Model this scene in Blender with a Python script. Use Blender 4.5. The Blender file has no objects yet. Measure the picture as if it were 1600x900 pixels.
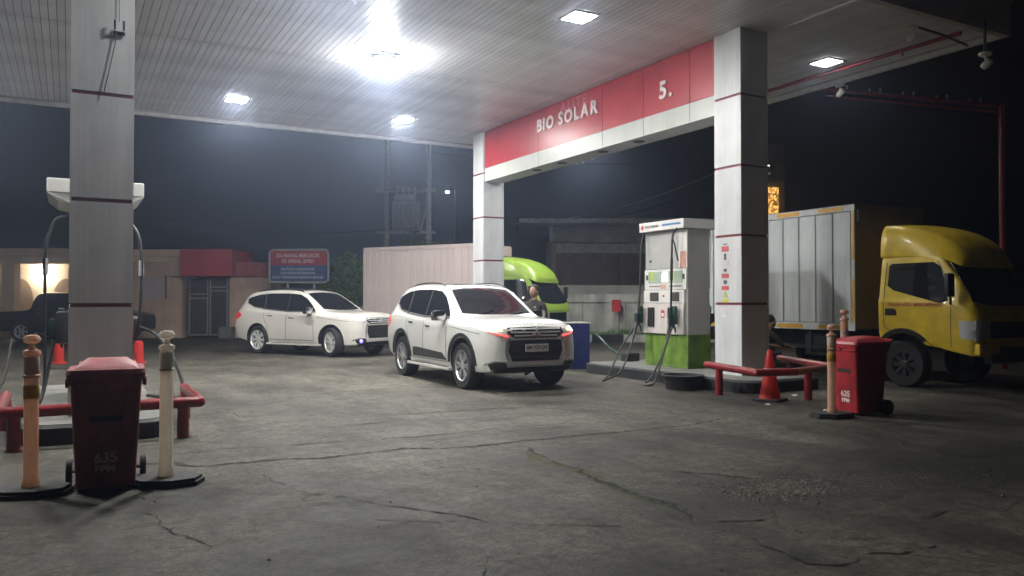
import bpy, bmesh, math, random
from mathutils import Vector, Matrix
from mathutils.bvhtree import BVHTree
from mathutils.geometry import delaunay_2d_cdt
R = math.radians
random.seed(7)
S = bpy.context.scene
COL = S.collection

# ------------------------------------------------------------------ camera, sky, exposure
YAW = R(28.8)
cam_d = bpy.data.cameras.new('camera'); cam = bpy.data.objects.new('camera', cam_d); COL.objects.link(cam)
cam.location = (0, 0, 1.45); cam.rotation_euler = (R(90) + math.atan(21 / 1260), 0, -YAW)
cam_d.sensor_width = 36; cam_d.lens = 36 * 1260 / 1600; cam_d.clip_start = .1; cam_d.clip_end = 1000
S.camera = cam
W = bpy.data.worlds.new('World'); S.world = W; W.use_nodes = True
wn = W.node_tree.nodes; bg = wn['Background']
sky = wn.new('ShaderNodeTexSky'); sky.sky_type = 'NISHITA'; sky.sun_disc = False
sky.sun_elevation = R(-5); sky.sun_rotation = R(180); sky.air_density = 1.5
W.node_tree.links.new(sky.outputs[0], bg.inputs[0]); bg.inputs[1].default_value = 0.12
S.view_settings.view_transform = 'Standard'; S.view_settings.look = 'None'
S.view_settings.exposure = 1.55; S.view_settings.gamma = 1; S.view_settings.use_curve_mapping = False
S.render.engine = 'CYCLES'
S.cycles.use_denoising = True; S.cycles.denoising_prefilter = 'ACCURATE'
S.cycles.max_bounces = 6; S.cycles.diffuse_bounces = 4; S.cycles.glossy_bounces = 3
S.cycles.transmission_bounces = 3; S.cycles.volume_bounces = 0; S.cycles.transparent_max_bounces = 4
S.cycles.sample_clamp_indirect = 4
LAMP = 1.0      # common scale of the station's lamps

# ------------------------------------------------------------------ materials
MATS = {}
def mat(name, col, rough=.6, metal=0, var=.12, vs=6, bump=.0, bs=60, emit=None, es=0, coat=0, spec=.5, col2=None):
    if name in MATS: return MATS[name]
    m = bpy.data.materials.new(name); m.use_nodes = True; MATS[name] = m
    nt = m.node_tree; b = nt.nodes['Principled BSDF']
    b.inputs['Roughness'].default_value = rough; b.inputs['Metallic'].default_value = metal
    b.inputs['Specular IOR Level'].default_value = spec
    b.inputs['Coat Weight'].default_value = coat; b.inputs['Coat Roughness'].default_value = .06
    tc = nt.nodes.new('ShaderNodeTexCoord')
    n = nt.nodes.new('ShaderNodeTexNoise'); n.inputs['Scale'].default_value = vs; n.inputs['Detail'].default_value = 5
    nt.links.new(tc.outputs['Object'], n.inputs['Vector'])
    r = nt.nodes.new('ShaderNodeValToRGB'); r.color_ramp.elements[0].position = .3; r.color_ramp.elements[1].position = .7
    c2 = col2 or tuple(c * (1 - var * 2) for c in col)
    r.color_ramp.elements[0].color = (*c2, 1); r.color_ramp.elements[1].color = (*[min(1, c * (1 + var * .4)) for c in col], 1)
    nt.links.new(n.outputs['Fac'], r.inputs['Fac']); nt.links.new(r.outputs['Color'], b.inputs['Base Color'])
    if bump:
        n2 = nt.nodes.new('ShaderNodeTexNoise'); n2.inputs['Scale'].default_value = bs; n2.inputs['Detail'].default_value = 4
        nt.links.new(tc.outputs['Object'], n2.inputs['Vector'])
        bp = nt.nodes.new('ShaderNodeBump'); bp.inputs['Strength'].default_value = bump; bp.inputs['Distance'].default_value = .02
        nt.links.new(n2.outputs['Fac'], bp.inputs['Height']); nt.links.new(bp.outputs['Normal'], b.inputs['Normal'])
    if emit:
        b.inputs['Emission Color'].default_value = (*emit, 1); b.inputs['Emission Strength'].default_value = es
    return m
M = {}
def dm(k, *a, **kw): M[k] = mat(k, *a, **kw)
dm('panel', (.66, .67, .675), .38, 0, .05, 3, .05, 20)
dm('panel_brown', (.56, .55, .55), .4, 0, .06, 3, .05, 20)
dm('red_gap', (.20, .018, .024), .5)
dm('red_sign', (.47, .045, .058), .35, var=.08, vs=1.5)
dm('white_sign', (.54, .56, .52), .35, var=.05, vs=2)
dm('letter', (.80, .70, .70), .4, var=.05)
dm('ghost', (.55, .17, .19), .5, var=.1)
dm('slat', (.78, .77, .755), .33, 0, .10, 1.3, .06, 8)
dm('seam', (.10, .10, .105), .7)
dm('fascia', (.50, .47, .45), .5, var=.12, vs=1)
dm('lip', (.75, .75, .72), .4, var=.1)
dm('red_paint', (.33, .018, .025), .34, var=.18, vs=9, bump=.05, bs=40, coat=.3)
dm('maroon_pipe', (.28, .018, .028), .4, var=.15)
dm('bin_red', (.42, .085, .095), .5, var=.22, vs=4, bump=.06, bs=80)
dm('bin_bright', (.42, .016, .028), .45, var=.2, vs=4, bump=.06, bs=80)
dm('rubber', (.022, .022, .023), .75, var=.2, vs=20, bump=.1)
dm('tyre', (.016, .016, .017), .8, var=.2, vs=30)
dm('black', (.012, .012, .013), .5)
dm('gloss_black', (.01, .01, .011), .12, coat=.5)
dm('dark_metal', (.06, .06, .065), .45, .6)
dm('hose', (.018, .018, .02), .5, var=.1)
dm('chrome', (.62, .62, .64), .12, 1, .03)
dm('alloy', (.48, .48, .49), .3, .45, .05)
dm('rim_bright', (.78, .77, .74), .22, .35, .03)
dm('silver_trim', (.62, .62, .62), .28, .25, .03)
dm('chrome_soft', (.80, .80, .81), .2, .82, .03)
dm('glass_dark', (.012, .013, .016), .05, 0, .02, spec=.6, coat=.3)
dm('paint_white', (.66, .63, .58), .28, 0, .02, 2, coat=.8)
dm('paint_pearl', (.66, .66, .63), .28, 0, .02, 2, coat=.8)
dm('paint_black', (.012, .014, .018), .22, 0, .02, coat=.7)
dm('paint_yellow', (.80, .57, .04), .36, 0, .12, 4, coat=.25)
dm('paint_green', (.30, .45, .06), .36, 0, .08, 3, coat=.25)
dm('box_white', (.60, .63, .63), .42, 0, .10, 1.4, .03, 10)
dm('box_cream', (.66, .56, .53), .45, 0, .06, 1.2, .03, 10)
dm('box_brown', (.15, .115, .11), .6, 0, .15, 2)
dm('rib_dark', (.30, .33, .33), .5)
dm('retro_yellow', (.62, .33, .02), .4, var=.08)
dm('retro_white', (.75, .75, .72), .4)
dm('concrete_kerb', (.20, .195, .18), .85, var=.2, vs=3, bump=.3, bs=30)
dm('kerb_black', (.022, .024, .025), .7, var=.25, vs=4, bump=.2, bs=30)
dm('kerb_white', (.55, .54, .50), .75, var=.18, vs=4, bump=.2, bs=30)
dm('crack', (.014, .013, .011), .95, var=.3, vs=14)
dm('moss', (.07, .075, .025), .95, var=.3, vs=20)
dm('stone', (.30, .285, .25), .9, var=.3, vs=20)
dm('litter', (.75, .74, .7), .7)
dm('disp_white', (.68, .67, .64), .35, var=.05, vs=3)
dm('disp_grey', (.40, .395, .38), .45, var=.06, vs=3)
dm('disp_pink', (.62, .57, .54), .4, var=.04)
dm('disp_green', (.19, .33, .05), .45, var=.22, vs=4)
dm('disp_green_deep', (.10, .21, .02), .5, var=.3, vs=4)  # deeper green for the side cover and door lines
dm('display', (.30, .36, .30), .15, emit=(.75, .95, .7), es=.06)
dm('display_glow', (.5, .5, .5), .2, emit=(1, 1, .95), es=.25)
dm('keypad', (.06, .06, .055), .4)
dm('sticker_lime', (.42, .52, .12), .5)
dm('sticker_red', (.55, .10, .10), .5)
dm('sticker_grey', (.10, .10, .10), .5)
dm('sticker_yellow', (.62, .58, .02), .5)
dm('sticker_white', (.78, .77, .74), .5)
dm('sticker_salmon', (.62, .34, .26), .6)
dm('logo_blue', (.04, .16, .42), .45)
dm('logo_red', (.55, .05, .06), .45)
dm('nozzle_green', (.012, .05, .035), .4)
dm('post_orange', (.76, .45, .29), .5, var=.15, vs=5)
dm('post_white', (.80, .78, .70), .5, var=.12, vs=5)
dm('post_faded', (.66, .40, .28), .5, var=.12, vs=5)
dm('cone_orange', (.62, .045, .03), .45, var=.12)
dm('band_white', (.62, .62, .60), .35)
dm('band_yellow', (.55, .36, .05), .4)
dm('blue_box', (.014, .022, .13), .45, var=.1, vs=3)
dm('cream_wall', (.72, .52, .38), .8, var=.12, vs=1.2, bump=.1)
dm('cream_trim', (.76, .58, .42), .75, var=.1, vs=2)
dm('inner_wall', (.66, .58, .44), .8, var=.08)
dm('arch_dark', (.30, .22, .14), .8)
dm('parapet_red', (.60, .05, .07), .55, var=.1, vs=1.5)
dm('cap_red', (.46, .13, .12), .65, var=.15)
dm('gate_metal', (.085, .075, .08), .5, .2, var=.2)
dm('gate_frame', (.34, .33, .33), .5)
dm('poster', (.50, .44, .42), .6, var=.12, vs=10)
dm('sign_red', (.40, .022, .032), .5)
dm('sign_blue', (.025, .06, .20), .5)
dm('sign_frame', (.42, .42, .40), .5)
dm('sign_text', (.70, .55, .56), .5)
dm('sign_text_blue', (.50, .52, .60), .5)
dm('wall_white', (.64, .63, .57), .85, var=.2, vs=1.2, bump=.15)
dm('wall_grey', (.34, .33, .30), .85, var=.2, vs=1.5)
dm('shutter_brown', (.17, .10, .085), .7, var=.2, vs=3)
dm('building_dark', (.32, .30, .26), .85, var=.2, vs=1.5)
dm('roof_sheet', (.45, .44, .42), .6, var=.2)
dm('pole_concrete', (.55, .55, .53), .85, var=.15)
dm('transformer', (.42, .42, .41), .6, var=.15)
dm('leaf', (.16, .30, .09), .6, var=.35, vs=3)
dm('leaf_pale', (.26, .38, .14), .6, var=.35, vs=3)
dm('bark', (.09, .07, .05), .9)
dm('skin', (.36, .21, .14), .55, var=.1)
dm('hair', (.01, .009, .008), .7)
dm('shirt_dark', (.03, .024, .024), .85, var=.3, vs=8)
dm('shirt_brown', (.035, .028, .025), .9, var=.3, vs=8)
dm('trousers', (.025, .026, .032), .9, var=.3, vs=8)
dm('print_white', (.6, .6, .6), .8)
dm('head_lens', (.55, .56, .58), .08, var=.05, coat=.5)
dm('lamp_red', (.45, .01, .01), .15, emit=(1, .06, .07), es=.12)
dm('drl_red', (.6, .05, .05), .2, emit=(1, .12, .10), es=.55)
dm('drl_hot', (.7, .4, .3), .2, emit=(1, .78, .66), es=2.2)
dm('indicator', (.6, .4, .1), .2, emit=(1, .60, .25), es=1.2)
dm('fog_blue', (.3, .3, .7), .2, emit=(.14, .11, 1), es=1.6)
dm('head_glint', (.8, .8, .8), .2, emit=(1, .93, .8), es=1.0)  # emission stands in for light reflected by the farther SUV's headlights
dm('plate', (.62, .58, .57), .45, var=.05)
dm('plate_text', (.03, .03, .03), .5)
dm('decal_dark', (.055, .055, .05), .5, var=.3, vs=30)
dm('hydrant_red', (.55, .03, .035), .5)
dm('cctv', (.58, .55, .50), .4)
dm('led_orange', (.5, .25, .05), .5, emit=(1, .5, .12), es=1.1)
dm('warm_lamp', (.9, .8, .6), .5, emit=(1, .92, .76), es=42)
dm('street_lamp', (.9, .9, .9), .5, emit=(.95, 1, 1), es=200)
dm('diffuser', (.8, .8, .8), .4, emit=(1, .99, .95), es=145 * LAMP)
dm('diffuser_dim', (.8, .8, .8), .4, emit=(1, .99, .95), es=24 * LAMP)
dm('diffuser_strong', (.8, .8, .8), .4, emit=(1, .99, .95), es=230 * LAMP)
dm('diffuser_added', (.8, .8, .8), .4, emit=(1, .99, .95), es=62 * LAMP)  # glow of the added, unseen lamp at the near canopy edge
dm('diffuser_half', (.8, .8, .8), .4, emit=(1, .99, .95), es=60 * LAMP)
dm('diffuser_main', (.8, .8, .8), .4, emit=(1, 1, .98), es=560 * LAMP)
# thin plastic shells of the traffic posts let lamp light through
def translucent(k, col, f):
    nt = M[k].node_tree; b = nt.nodes['Principled BSDF']; out = nt.nodes['Material Output']
    tr = nt.nodes.new('ShaderNodeBsdfTranslucent'); tr.inputs['Color'].default_value = (*col, 1)
    mx = nt.nodes.new('ShaderNodeMixShader'); mx.inputs[0].default_value = f
    nt.links.new(b.outputs[0], mx.inputs[1]); nt.links.new(tr.outputs[0], mx.inputs[2]); nt.links.new(mx.outputs[0], out.inputs['Surface'])
translucent('leaf', (.14, .28, .06), .35); translucent('leaf_pale', (.22, .36, .10), .35)
translucent('post_white', (.85, .80, .70), .5); translucent('band_white', (.85, .85, .82), .5); translucent('band_yellow', (.85, .7, .3), .5); translucent('post_orange', (.92, .70, .54), .4); translucent('post_faded', (.80, .58, .46), .4); translucent('cone_orange', (.8, .07, .05), .35)
# pieces differ a little from one another and carry faint vertical grime
def vary(k, amt, streak=0, sx=9, sz=.5):
    nt = M[k].node_tree; b = nt.nodes['Principled BSDF']; lk = b.inputs['Base Color'].links[0]; src = lk.from_socket; nt.links.remove(lk)
    oi = nt.nodes.new('ShaderNodeObjectInfo'); mr = nt.nodes.new('ShaderNodeMapRange'); mr.inputs[3].default_value = 1 - amt; mr.inputs[4].default_value = 1
    nt.links.new(oi.outputs['Random'], mr.inputs[0]); val = mr.outputs[0]
    if streak:
        tc = nt.nodes.new('ShaderNodeTexCoord'); mp = nt.nodes.new('ShaderNodeMapping'); mp.inputs['Scale'].default_value = (sx, sx, sz); nt.links.new(tc.outputs['Object'], mp.inputs[0])
        n = nt.nodes.new('ShaderNodeTexNoise'); n.inputs['Scale'].default_value = 1; n.inputs['Detail'].default_value = 7; n.inputs['Roughness'].default_value = .65; nt.links.new(mp.outputs[0], n.inputs['Vector'])
        m2 = nt.nodes.new('ShaderNodeMapRange'); m2.inputs[1].default_value = .35; m2.inputs[2].default_value = .6; m2.inputs[3].default_value = 1 - streak; m2.inputs[4].default_value = 1; nt.links.new(n.outputs['Fac'], m2.inputs[0])
        mu = nt.nodes.new('ShaderNodeMath'); mu.operation = 'MULTIPLY'; nt.links.new(val, mu.inputs[0]); nt.links.new(m2.outputs[0], mu.inputs[1]); val = mu.outputs[0]
    x = nt.nodes.new('ShaderNodeMix'); x.data_type = 'RGBA'; x.blend_type = 'MULTIPLY'; x.inputs[0].default_value = 1
    nt.links.new(src, x.inputs[6]); nt.links.new(val, x.inputs[7]); nt.links.new(x.outputs[2], b.inputs['Base Color'])
vary('panel', .06, .16); vary('slat', .16); vary('red_sign', .08, .14, 3); vary('white_sign', .06, .12, 4); vary('box_white', .10, .22, 5); vary('box_cream', .05, .12, 5)
vary('bin_red', 0, .35, 14, 4); vary('bin_bright', 0, .30, 14, 4); vary('red_paint', .1, .35, 16, 9); vary('post_orange', 0, .3, 20, 6); vary('post_white', 0, .28, 20, 6); vary('disp_green', 0, .4, 9, 2); vary('disp_pink', 0, .14, 7, 2); vary('cream_wall', 0, .2, 2, .4); vary('wall_white', 0, .35, 2.5, .5); vary('paint_yellow', 0, .16, 4, 2)
# LED panel texture: modulate the emission with a fine pattern
def led_tex():
    nt = M['led_orange'].node_tree; b = nt.nodes['Principled BSDF']
    tc = nt.nodes.new('ShaderNodeTexCoord'); v = nt.nodes.new('ShaderNodeTexVoronoi'); v.inputs['Scale'].default_value = 9
    nt.links.new(tc.outputs['Object'], v.inputs['Vector'])
    mp = nt.nodes.new('ShaderNodeMapRange'); mp.inputs[1].default_value = .1; mp.inputs[2].default_value = .7; mp.inputs[3].default_value = .9; mp.inputs[4].default_value = .08
    nt.links.new(v.outputs['Distance'], mp.inputs[0]); nt.links.new(mp.outputs[0], b.inputs['Emission Strength'])
led_tex()

# ------------------------------------------------------------------ mesh helpers
class MB:
    def __init__(s): s.v = []; s.f = []; s.mi = []
    def add(s, vs, fs, mi=0, T=None):
        o = len(s.v)
        s.v += [tuple(T @ Vector(p)) if T else tuple(p) for p in vs]
        s.f += [[i + o for i in f] for f in fs]; s.mi += [mi] * len(fs)
        return s
    def box(s, x0, x1, y0, y1, z0, z1, T=None, mi=0, bev=0):
        if bev:
            bm = bmesh.new(); bmesh.ops.create_cube(bm, size=1)
            for v in bm.verts: v.co = Vector(((x0 + x1) / 2 + v.co.x * (x1 - x0), (y0 + y1) / 2 + v.co.y * (y1 - y0), (z0 + z1) / 2 + v.co.z * (z1 - z0)))
            bmesh.ops.bevel(bm, geom=bm.edges[:], offset=bev, segments=2, profile=.6, affect='EDGES')
            bm.verts.index_update()
            s.add([v.co.copy() for v in bm.verts], [[v.index for v in f.verts] for f in bm.faces], mi, T); bm.free(); return s
        return s.add([(x0, y0, z0), (x1, y0, z0), (x1, y1, z0), (x0, y1, z0), (x0, y0, z1), (x1, y0, z1), (x1, y1, z1), (x0, y1, z1)],
                     [(0, 3, 2, 1), (4, 5, 6, 7), (0, 1, 5, 4), (1, 2, 6, 5), (2, 3, 7, 6), (3, 0, 4, 7)], mi, T)
    def tube(s, pts, r, n=10, mi=0, caps=True):
        pts = [Vector(p) for p in pts]; rs = r if isinstance(r, (list, tuple)) else [r] * len(pts)
        vs = []; up = None
        for i, p in enumerate(pts):
            t = ((pts[min(i + 1, len(pts) - 1)] - p).normalized() + (p - pts[max(i - 1, 0)]).normalized())
            t = t.normalized() if t.length > 1e-6 else Vector((0, 0, 1))
            if up is None: up = Vector((0, 0, 1)) if abs(t.z) < .9 else Vector((1, 0, 0))
            a = t.cross(up).normalized(); b = a.cross(t).normalized(); up = b
            for k in range(n):
                an = 2 * math.pi * k / n; vs.append(p + (a * math.cos(an) + b * math.sin(an)) * rs[i])
        fs = [(i * n + k, i * n + (k + 1) % n, (i + 1) * n + (k + 1) % n, (i + 1) * n + k) for i in range(len(pts) - 1) for k in range(n)]
        if caps: fs += [tuple(range(n))[::-1], tuple(range((len(pts) - 1) * n, len(pts) * n))]
        return s.add(vs, fs, mi)
    def lathe(s, prof, n=20, T=None, mi=0, caps=True):   # prof (r, z) about z
        vs = [(r * math.cos(2 * math.pi * k / n), r * math.sin(2 * math.pi * k / n), z) for r, z in prof for k in range(n)]
        fs = [(i * n + k, i * n + (k + 1) % n, (i + 1) * n + (k + 1) % n, (i + 1) * n + k) for i in range(len(prof) - 1) for k in range(n)]
        if caps: fs += [tuple(range(n))[::-1], tuple(range((len(prof) - 1) * n, len(prof) * n))]
        return s.add(vs, fs, mi, T)
    def prism(s, poly, h0, h1, T=None, mi=0):  # polygon in xy between z h0 and h1
        n = len(poly)
        return s.add([(x, y, h0) for x, y in poly] + [(x, y, h1) for x, y in poly],
                     [tuple(range(n))[::-1], tuple(range(n, 2 * n))] + [(i, (i + 1) % n, n + (i + 1) % n, n + i) for i in range(n)], mi, T)
    def mesh(s, name, mats, smooth=False):
        me = bpy.data.meshes.new(name); me.from_pydata(s.v, [], s.f)
        for m in (mats if isinstance(mats, list) else [mats]): me.materials.append(m)
        me.polygons.foreach_set('material_index', s.mi)
        bm = bmesh.new(); bm.from_mesh(me); bmesh.ops.recalc_face_normals(bm, faces=bm.faces); bm.to_mesh(me); bm.free()
        if smooth: smooth_by_angle(me)
        return me
    def build(s, name, mats, parent=None, smooth=False):
        return link(name, s.mesh(name, mats, smooth), parent)
def smooth_by_angle(me, ang=40):
    me.polygons.foreach_set('use_smooth', [True] * len(me.polygons))
    try: me.set_sharp_from_angle(angle=R(ang))
    except Exception: pass
def link(name, me, parent=None, M4=None):
    o = bpy.data.objects.new(name, me); COL.objects.link(o)
    if parent: o.parent = parent
    if M4 is not None: o.matrix_local = M4
    return o
def tag(o, label, cat, group=None, kind=None):
    o['label'] = label; o['category'] = cat
    if group: o['group'] = group
    if kind: o['kind'] = kind
    return o
def thing(name, label, cat, loc=(0, 0, 0), rz=0, group=None):
    o = bpy.data.objects.new(name, None); COL.objects.link(o); o.location = loc; o.rotation_euler = (0, 0, rz)
    o.empty_display_size = .2
    return tag(o, label, cat, group)
def kids(o): return [c for c in bpy.data.objects if c.parent == o]
def dup(o, loc=None, rz=None, label=None, parent=None):
    c = o.copy(); COL.objects.link(c); c.parent = parent
    if loc is not None: c.location = loc
    if rz is not None: c.rotation_euler = (0, 0, rz)
    if label: c['label'] = label
    for k in kids(o): dup(k, parent=c)
    return c
def setting(o): o['kind'] = 'structure'; return o
def text_mesh(txt, size, ext=.004, bold=0, width=None):
    cu = bpy.data.curves.new('txt', 'FONT'); cu.body = txt; cu.size = size; cu.extrude = ext; cu.offset = bold; cu.resolution_u = 3
    cu.align_x = 'CENTER'; cu.align_y = 'CENTER'
    o = bpy.data.objects.new('txt', cu); COL.objects.link(o)
    dg = bpy.context.evaluated_depsgraph_get(); dg.update()
    me = bpy.data.meshes.new_from_object(o.evaluated_get(dg)); bpy.data.objects.remove(o)
    if width:
        xs = [v.co.x for v in me.vertices]; k = width / (max(xs) - min(xs))
        for v in me.vertices: v.co.x *= k
    return me
def text(name, txt, size, m, parent, origin, xdir, ydir, ext=.004, bold=0, width=None):
    me = text_mesh(txt, size, ext, bold, width); me.materials.append(m)
    x = Vector(xdir).normalized(); y = Vector(ydir).normalized(); z = x.cross(y)
    Mx = Matrix((x, y, z)).transposed().to_4x4(); Mx.translation = Vector(origin)
    return link(name, me, parent, Mx)
def bf(r, d, z=0):    # the boundary walls run square to this axis
    return Vector((r * math.cos(YAW) + d * math.sin(YAW), -r * math.sin(YAW) + d * math.cos(YAW), z))
BT = Matrix.Rotation(-YAW, 4, 'Z')    # local x = along the boundary, y = away

# ------------------------------------------------------------------ ground
def ground_mat():
    m = bpy.data.materials.new('weathered_concrete'); m.use_nodes = True; nt = m.node_tree; N = nt.nodes; L = nt.links
    b = N['Principled BSDF']; b.inputs['Specular IOR Level'].default_value = .3; tc = N.new('ShaderNodeTexCoord')
    def noise(sc, det=6, rough=.6, sy=1, rz=0):
        mp = N.new('ShaderNodeMapping'); mp.inputs['Scale'].default_value = (1, sy, 1); mp.inputs['Rotation'].default_value = (0, 0, rz)
        L.new(tc.outputs['Object'], mp.inputs['Vector'])
        n = N.new('ShaderNodeTexNoise'); n.inputs['Scale'].default_value = sc; n.inputs['Detail'].default_value = det; n.inputs['Roughness'].default_value = rough
        L.new(mp.outputs[0], n.inputs['Vector']); return n.outputs['Fac']
    def ramp(src, p0, c0, p1, c1):
        r = N.new('ShaderNodeValToRGB'); r.color_ramp.elements[0].position = p0; r.color_ramp.elements[0].color = (*c0, 1)
        r.color_ramp.elements[1].position = p1; r.color_ramp.elements[1].color = (*c1, 1); L.new(src, r.inputs[0]); return r.outputs[0]
    def mul(a, bb, f=1):
        x = N.new('ShaderNodeMix'); x.data_type = 'RGBA'; x.blend_type = 'MULTIPLY'; x.inputs[0].default_value = f
        L.new(a, x.inputs[6]); L.new(bb, x.inputs[7]); return x.outputs[2]
    base = ramp(noise(.55, 8, .65), .3, (.050, .046, .036), .66, (.165, .155, .131))
    c = mul(base, ramp(noise(4.5, 8, .75), .34, (.46, .45, .43), .60, (1.06, 1.06, 1.06)))
    c = mul(c, ramp(noise(38, 4, .7), .34, (.6, .6, .59), .6, (1.12, 1.12, 1.12)))
    c = mul(c, ramp(noise(1.6, 6, .6, .35, .2), .36, (.55, .53, .50), .56, (1.08, 1.08, 1.08)))
    ds = N.new('ShaderNodeMix'); ds.data_type = 'VECTOR'; ds.inputs[0].default_value = .12
    nv = N.new('ShaderNodeTexNoise'); nv.inputs['Scale'].default_value = 1.3; nv.inputs['Detail'].default_value = 6; L.new(tc.outputs['Object'], nv.inputs['Vector'])
    L.new(tc.outputs['Object'], ds.inputs[4]); L.new(nv.outputs['Color'], ds.inputs[5])
    def vor(sc, feat, outp):
        v = N.new('ShaderNodeTexVoronoi'); v.feature = feat; v.inputs['Scale'].default_value = sc; L.new(ds.outputs[1], v.inputs['Vector']); return v.outputs[outp]
    bw = N.new('ShaderNodeRGBToBW'); L.new(vor(.42, 'F1', 'Color'), bw.inputs[0])
    c = mul(c, ramp(bw.outputs[0], .25, (.80, .79, .76), .75, (1.08, 1.07, 1.05)))
    net = ramp(vor(.9, 'DISTANCE_TO_EDGE', 'Distance'), .0, (.45, .43, .40), .008, (1, 1, 1))
    gate = N.new('ShaderNodeMapRange'); L.new(noise(.8, 3), gate.inputs[0]); gate.inputs[1].default_value = .46; gate.inputs[2].default_value = .56
    x = N.new('ShaderNodeMix'); x.data_type = 'RGBA'; x.blend_type = 'MULTIPLY'; L.new(gate.outputs[0], x.inputs[0]); L.new(c, x.inputs[6]); L.new(net, x.inputs[7]); c = x.outputs[2]
    c = mul(c, ramp(noise(13, 8, .8), .41, (.50, .49, .46), .56, (1.1, 1.1, 1.1)))
    c = mul(c, ramp(noise(2.6, 7, .7), .62, (1, 1, 1), .72, (1.35, 1.33, 1.28)))
    # oil and worn patches, each with a place and outline of its own
    for (x, y, rx, ry, rz, s) in [(6.3, 5.7, .35, 1.7, R(14), .42), (6.0, 4.3, 1.3, .7, 0, .5), (7.3, 3.9, 1.6, 1.2, 0, .4), (8.2, 5.2, 1.4, 1.2, 0, .5), (11.5, 6.0, 2.0, 1.6, 0, .5), (1.2, 4.4, .9, .5, R(30), .6), (2.9, 3.4, .7, .35, R(-20), .6), (5.4, 6.6, .9, .3, R(15), .6), (4.7, 4.6, .9, .55, R(-10), .8),
                                  (6.7, 10.4, .7, 1.0, 0, .6), (2.2, 6.1, 1.0, .35, R(-25), .72), (8.6, 9.3, .8, 1.5, 0, .55), (9.4, 6.9, 1.6, .7, 0, .6), (.2, 6.3, .8, .5, 0, .6),
                                  (4.9, 8.9, 1.6, .2, 0, .75), (3.2, 7.9, 2.4, .14, 0, .75)]:
        mp = N.new('ShaderNodeMapping'); mp.vector_type = 'TEXTURE'
        mp.inputs['Location'].default_value = (x, y, 0); mp.inputs['Rotation'].default_value = (0, 0, rz); mp.inputs['Scale'].default_value = (rx * 1.6, ry * 1.6, 5)
        L.new(tc.outputs['Object'], mp.inputs['Vector'])
        g = N.new('ShaderNodeTexGradient'); g.gradient_type = 'SPHERICAL'; L.new(mp.outputs[0], g.inputs[0])
        ad = N.new('ShaderNodeMath'); ad.operation = 'MULTIPLY_ADD'; L.new(noise(3.2, 5), ad.inputs[0]); ad.inputs[1].default_value = .9; ad.inputs[2].default_value = -.5
        a2 = N.new('ShaderNodeMath'); a2.operation = 'ADD'; L.new(g.outputs[1], a2.inputs[0]); L.new(ad.outputs[0], a2.inputs[1])
        c = mul(c, ramp(a2.outputs[0], .05, (1, 1, 1), .6, (s, s, s * .97)))
    L.new(c, b.inputs['Base Color'])
    rr = N.new('ShaderNodeMapRange'); L.new(noise(2.2, 5), rr.inputs[0]); rr.inputs[3].default_value = .5; rr.inputs[4].default_value = .92; L.new(rr.outputs[0], b.inputs['Roughness'])
    bp = N.new('ShaderNodeBump'); bp.inputs['Strength'].default_value = .55; bp.inputs['Distance'].default_value = .025
    h = N.new('ShaderNodeMath'); h.operation = 'MULTIPLY_ADD'; L.new(noise(42, 5, .7), h.inputs[0]); h.inputs[1].default_value = .5; L.new(noise(5, 6), h.inputs[2])
    L.new(h.outputs[0], bp.inputs['Height']); L.new(bp.outputs[0], b.inputs['Normal'])
    return m
gm = ground_mat()
ground = MB().add([(-140, -60, 0), (160, -60, 0), (160, 180, 0), (-140, 180, 0)], [(0, 1, 2, 3)]).build('ground', gm); setting(ground)

def ribbon(pts, w, z, seed, jag=.03, name='crack', m=None, parent=ground):
    rnd = random.Random(seed); P = [Vector((x, y, 0)) for x, y in pts]; fine = []
    for a, b in zip(P, P[1:]):
        n = max(2, int((b - a).length / .05))
        for i in range(n): fine.append(a.lerp(b, i / n))
    fine.append(P[-1]); vs = []
    off = 0
    for i, p in enumerate(fine):
        t = (fine[min(i + 1, len(fine) - 1)] - fine[max(i - 1, 0)]).normalized(); nn = Vector((-t.y, t.x, 0))
        off = off * .75 + rnd.uniform(-jag, jag) * .8; ww = w * rnd.choice((.12, .3, .5, .8, 1.2, 1.6)) * (1 if 2 < i < len(fine) - 3 else .3)
        c = p + nn * off; vs += [tuple(c + nn * ww * rnd.uniform(.3, .7) + Vector((0, 0, z))), tuple(c - nn * ww * rnd.uniform(.3, .7) + Vector((0, 0, z)))]
    MB().add(vs, [(2 * i, 2 * i + 1, 2 * i + 3, 2 * i + 2) for i in range(len(fine) - 1)]).build(name, m or M['crack'], parent)
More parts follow.
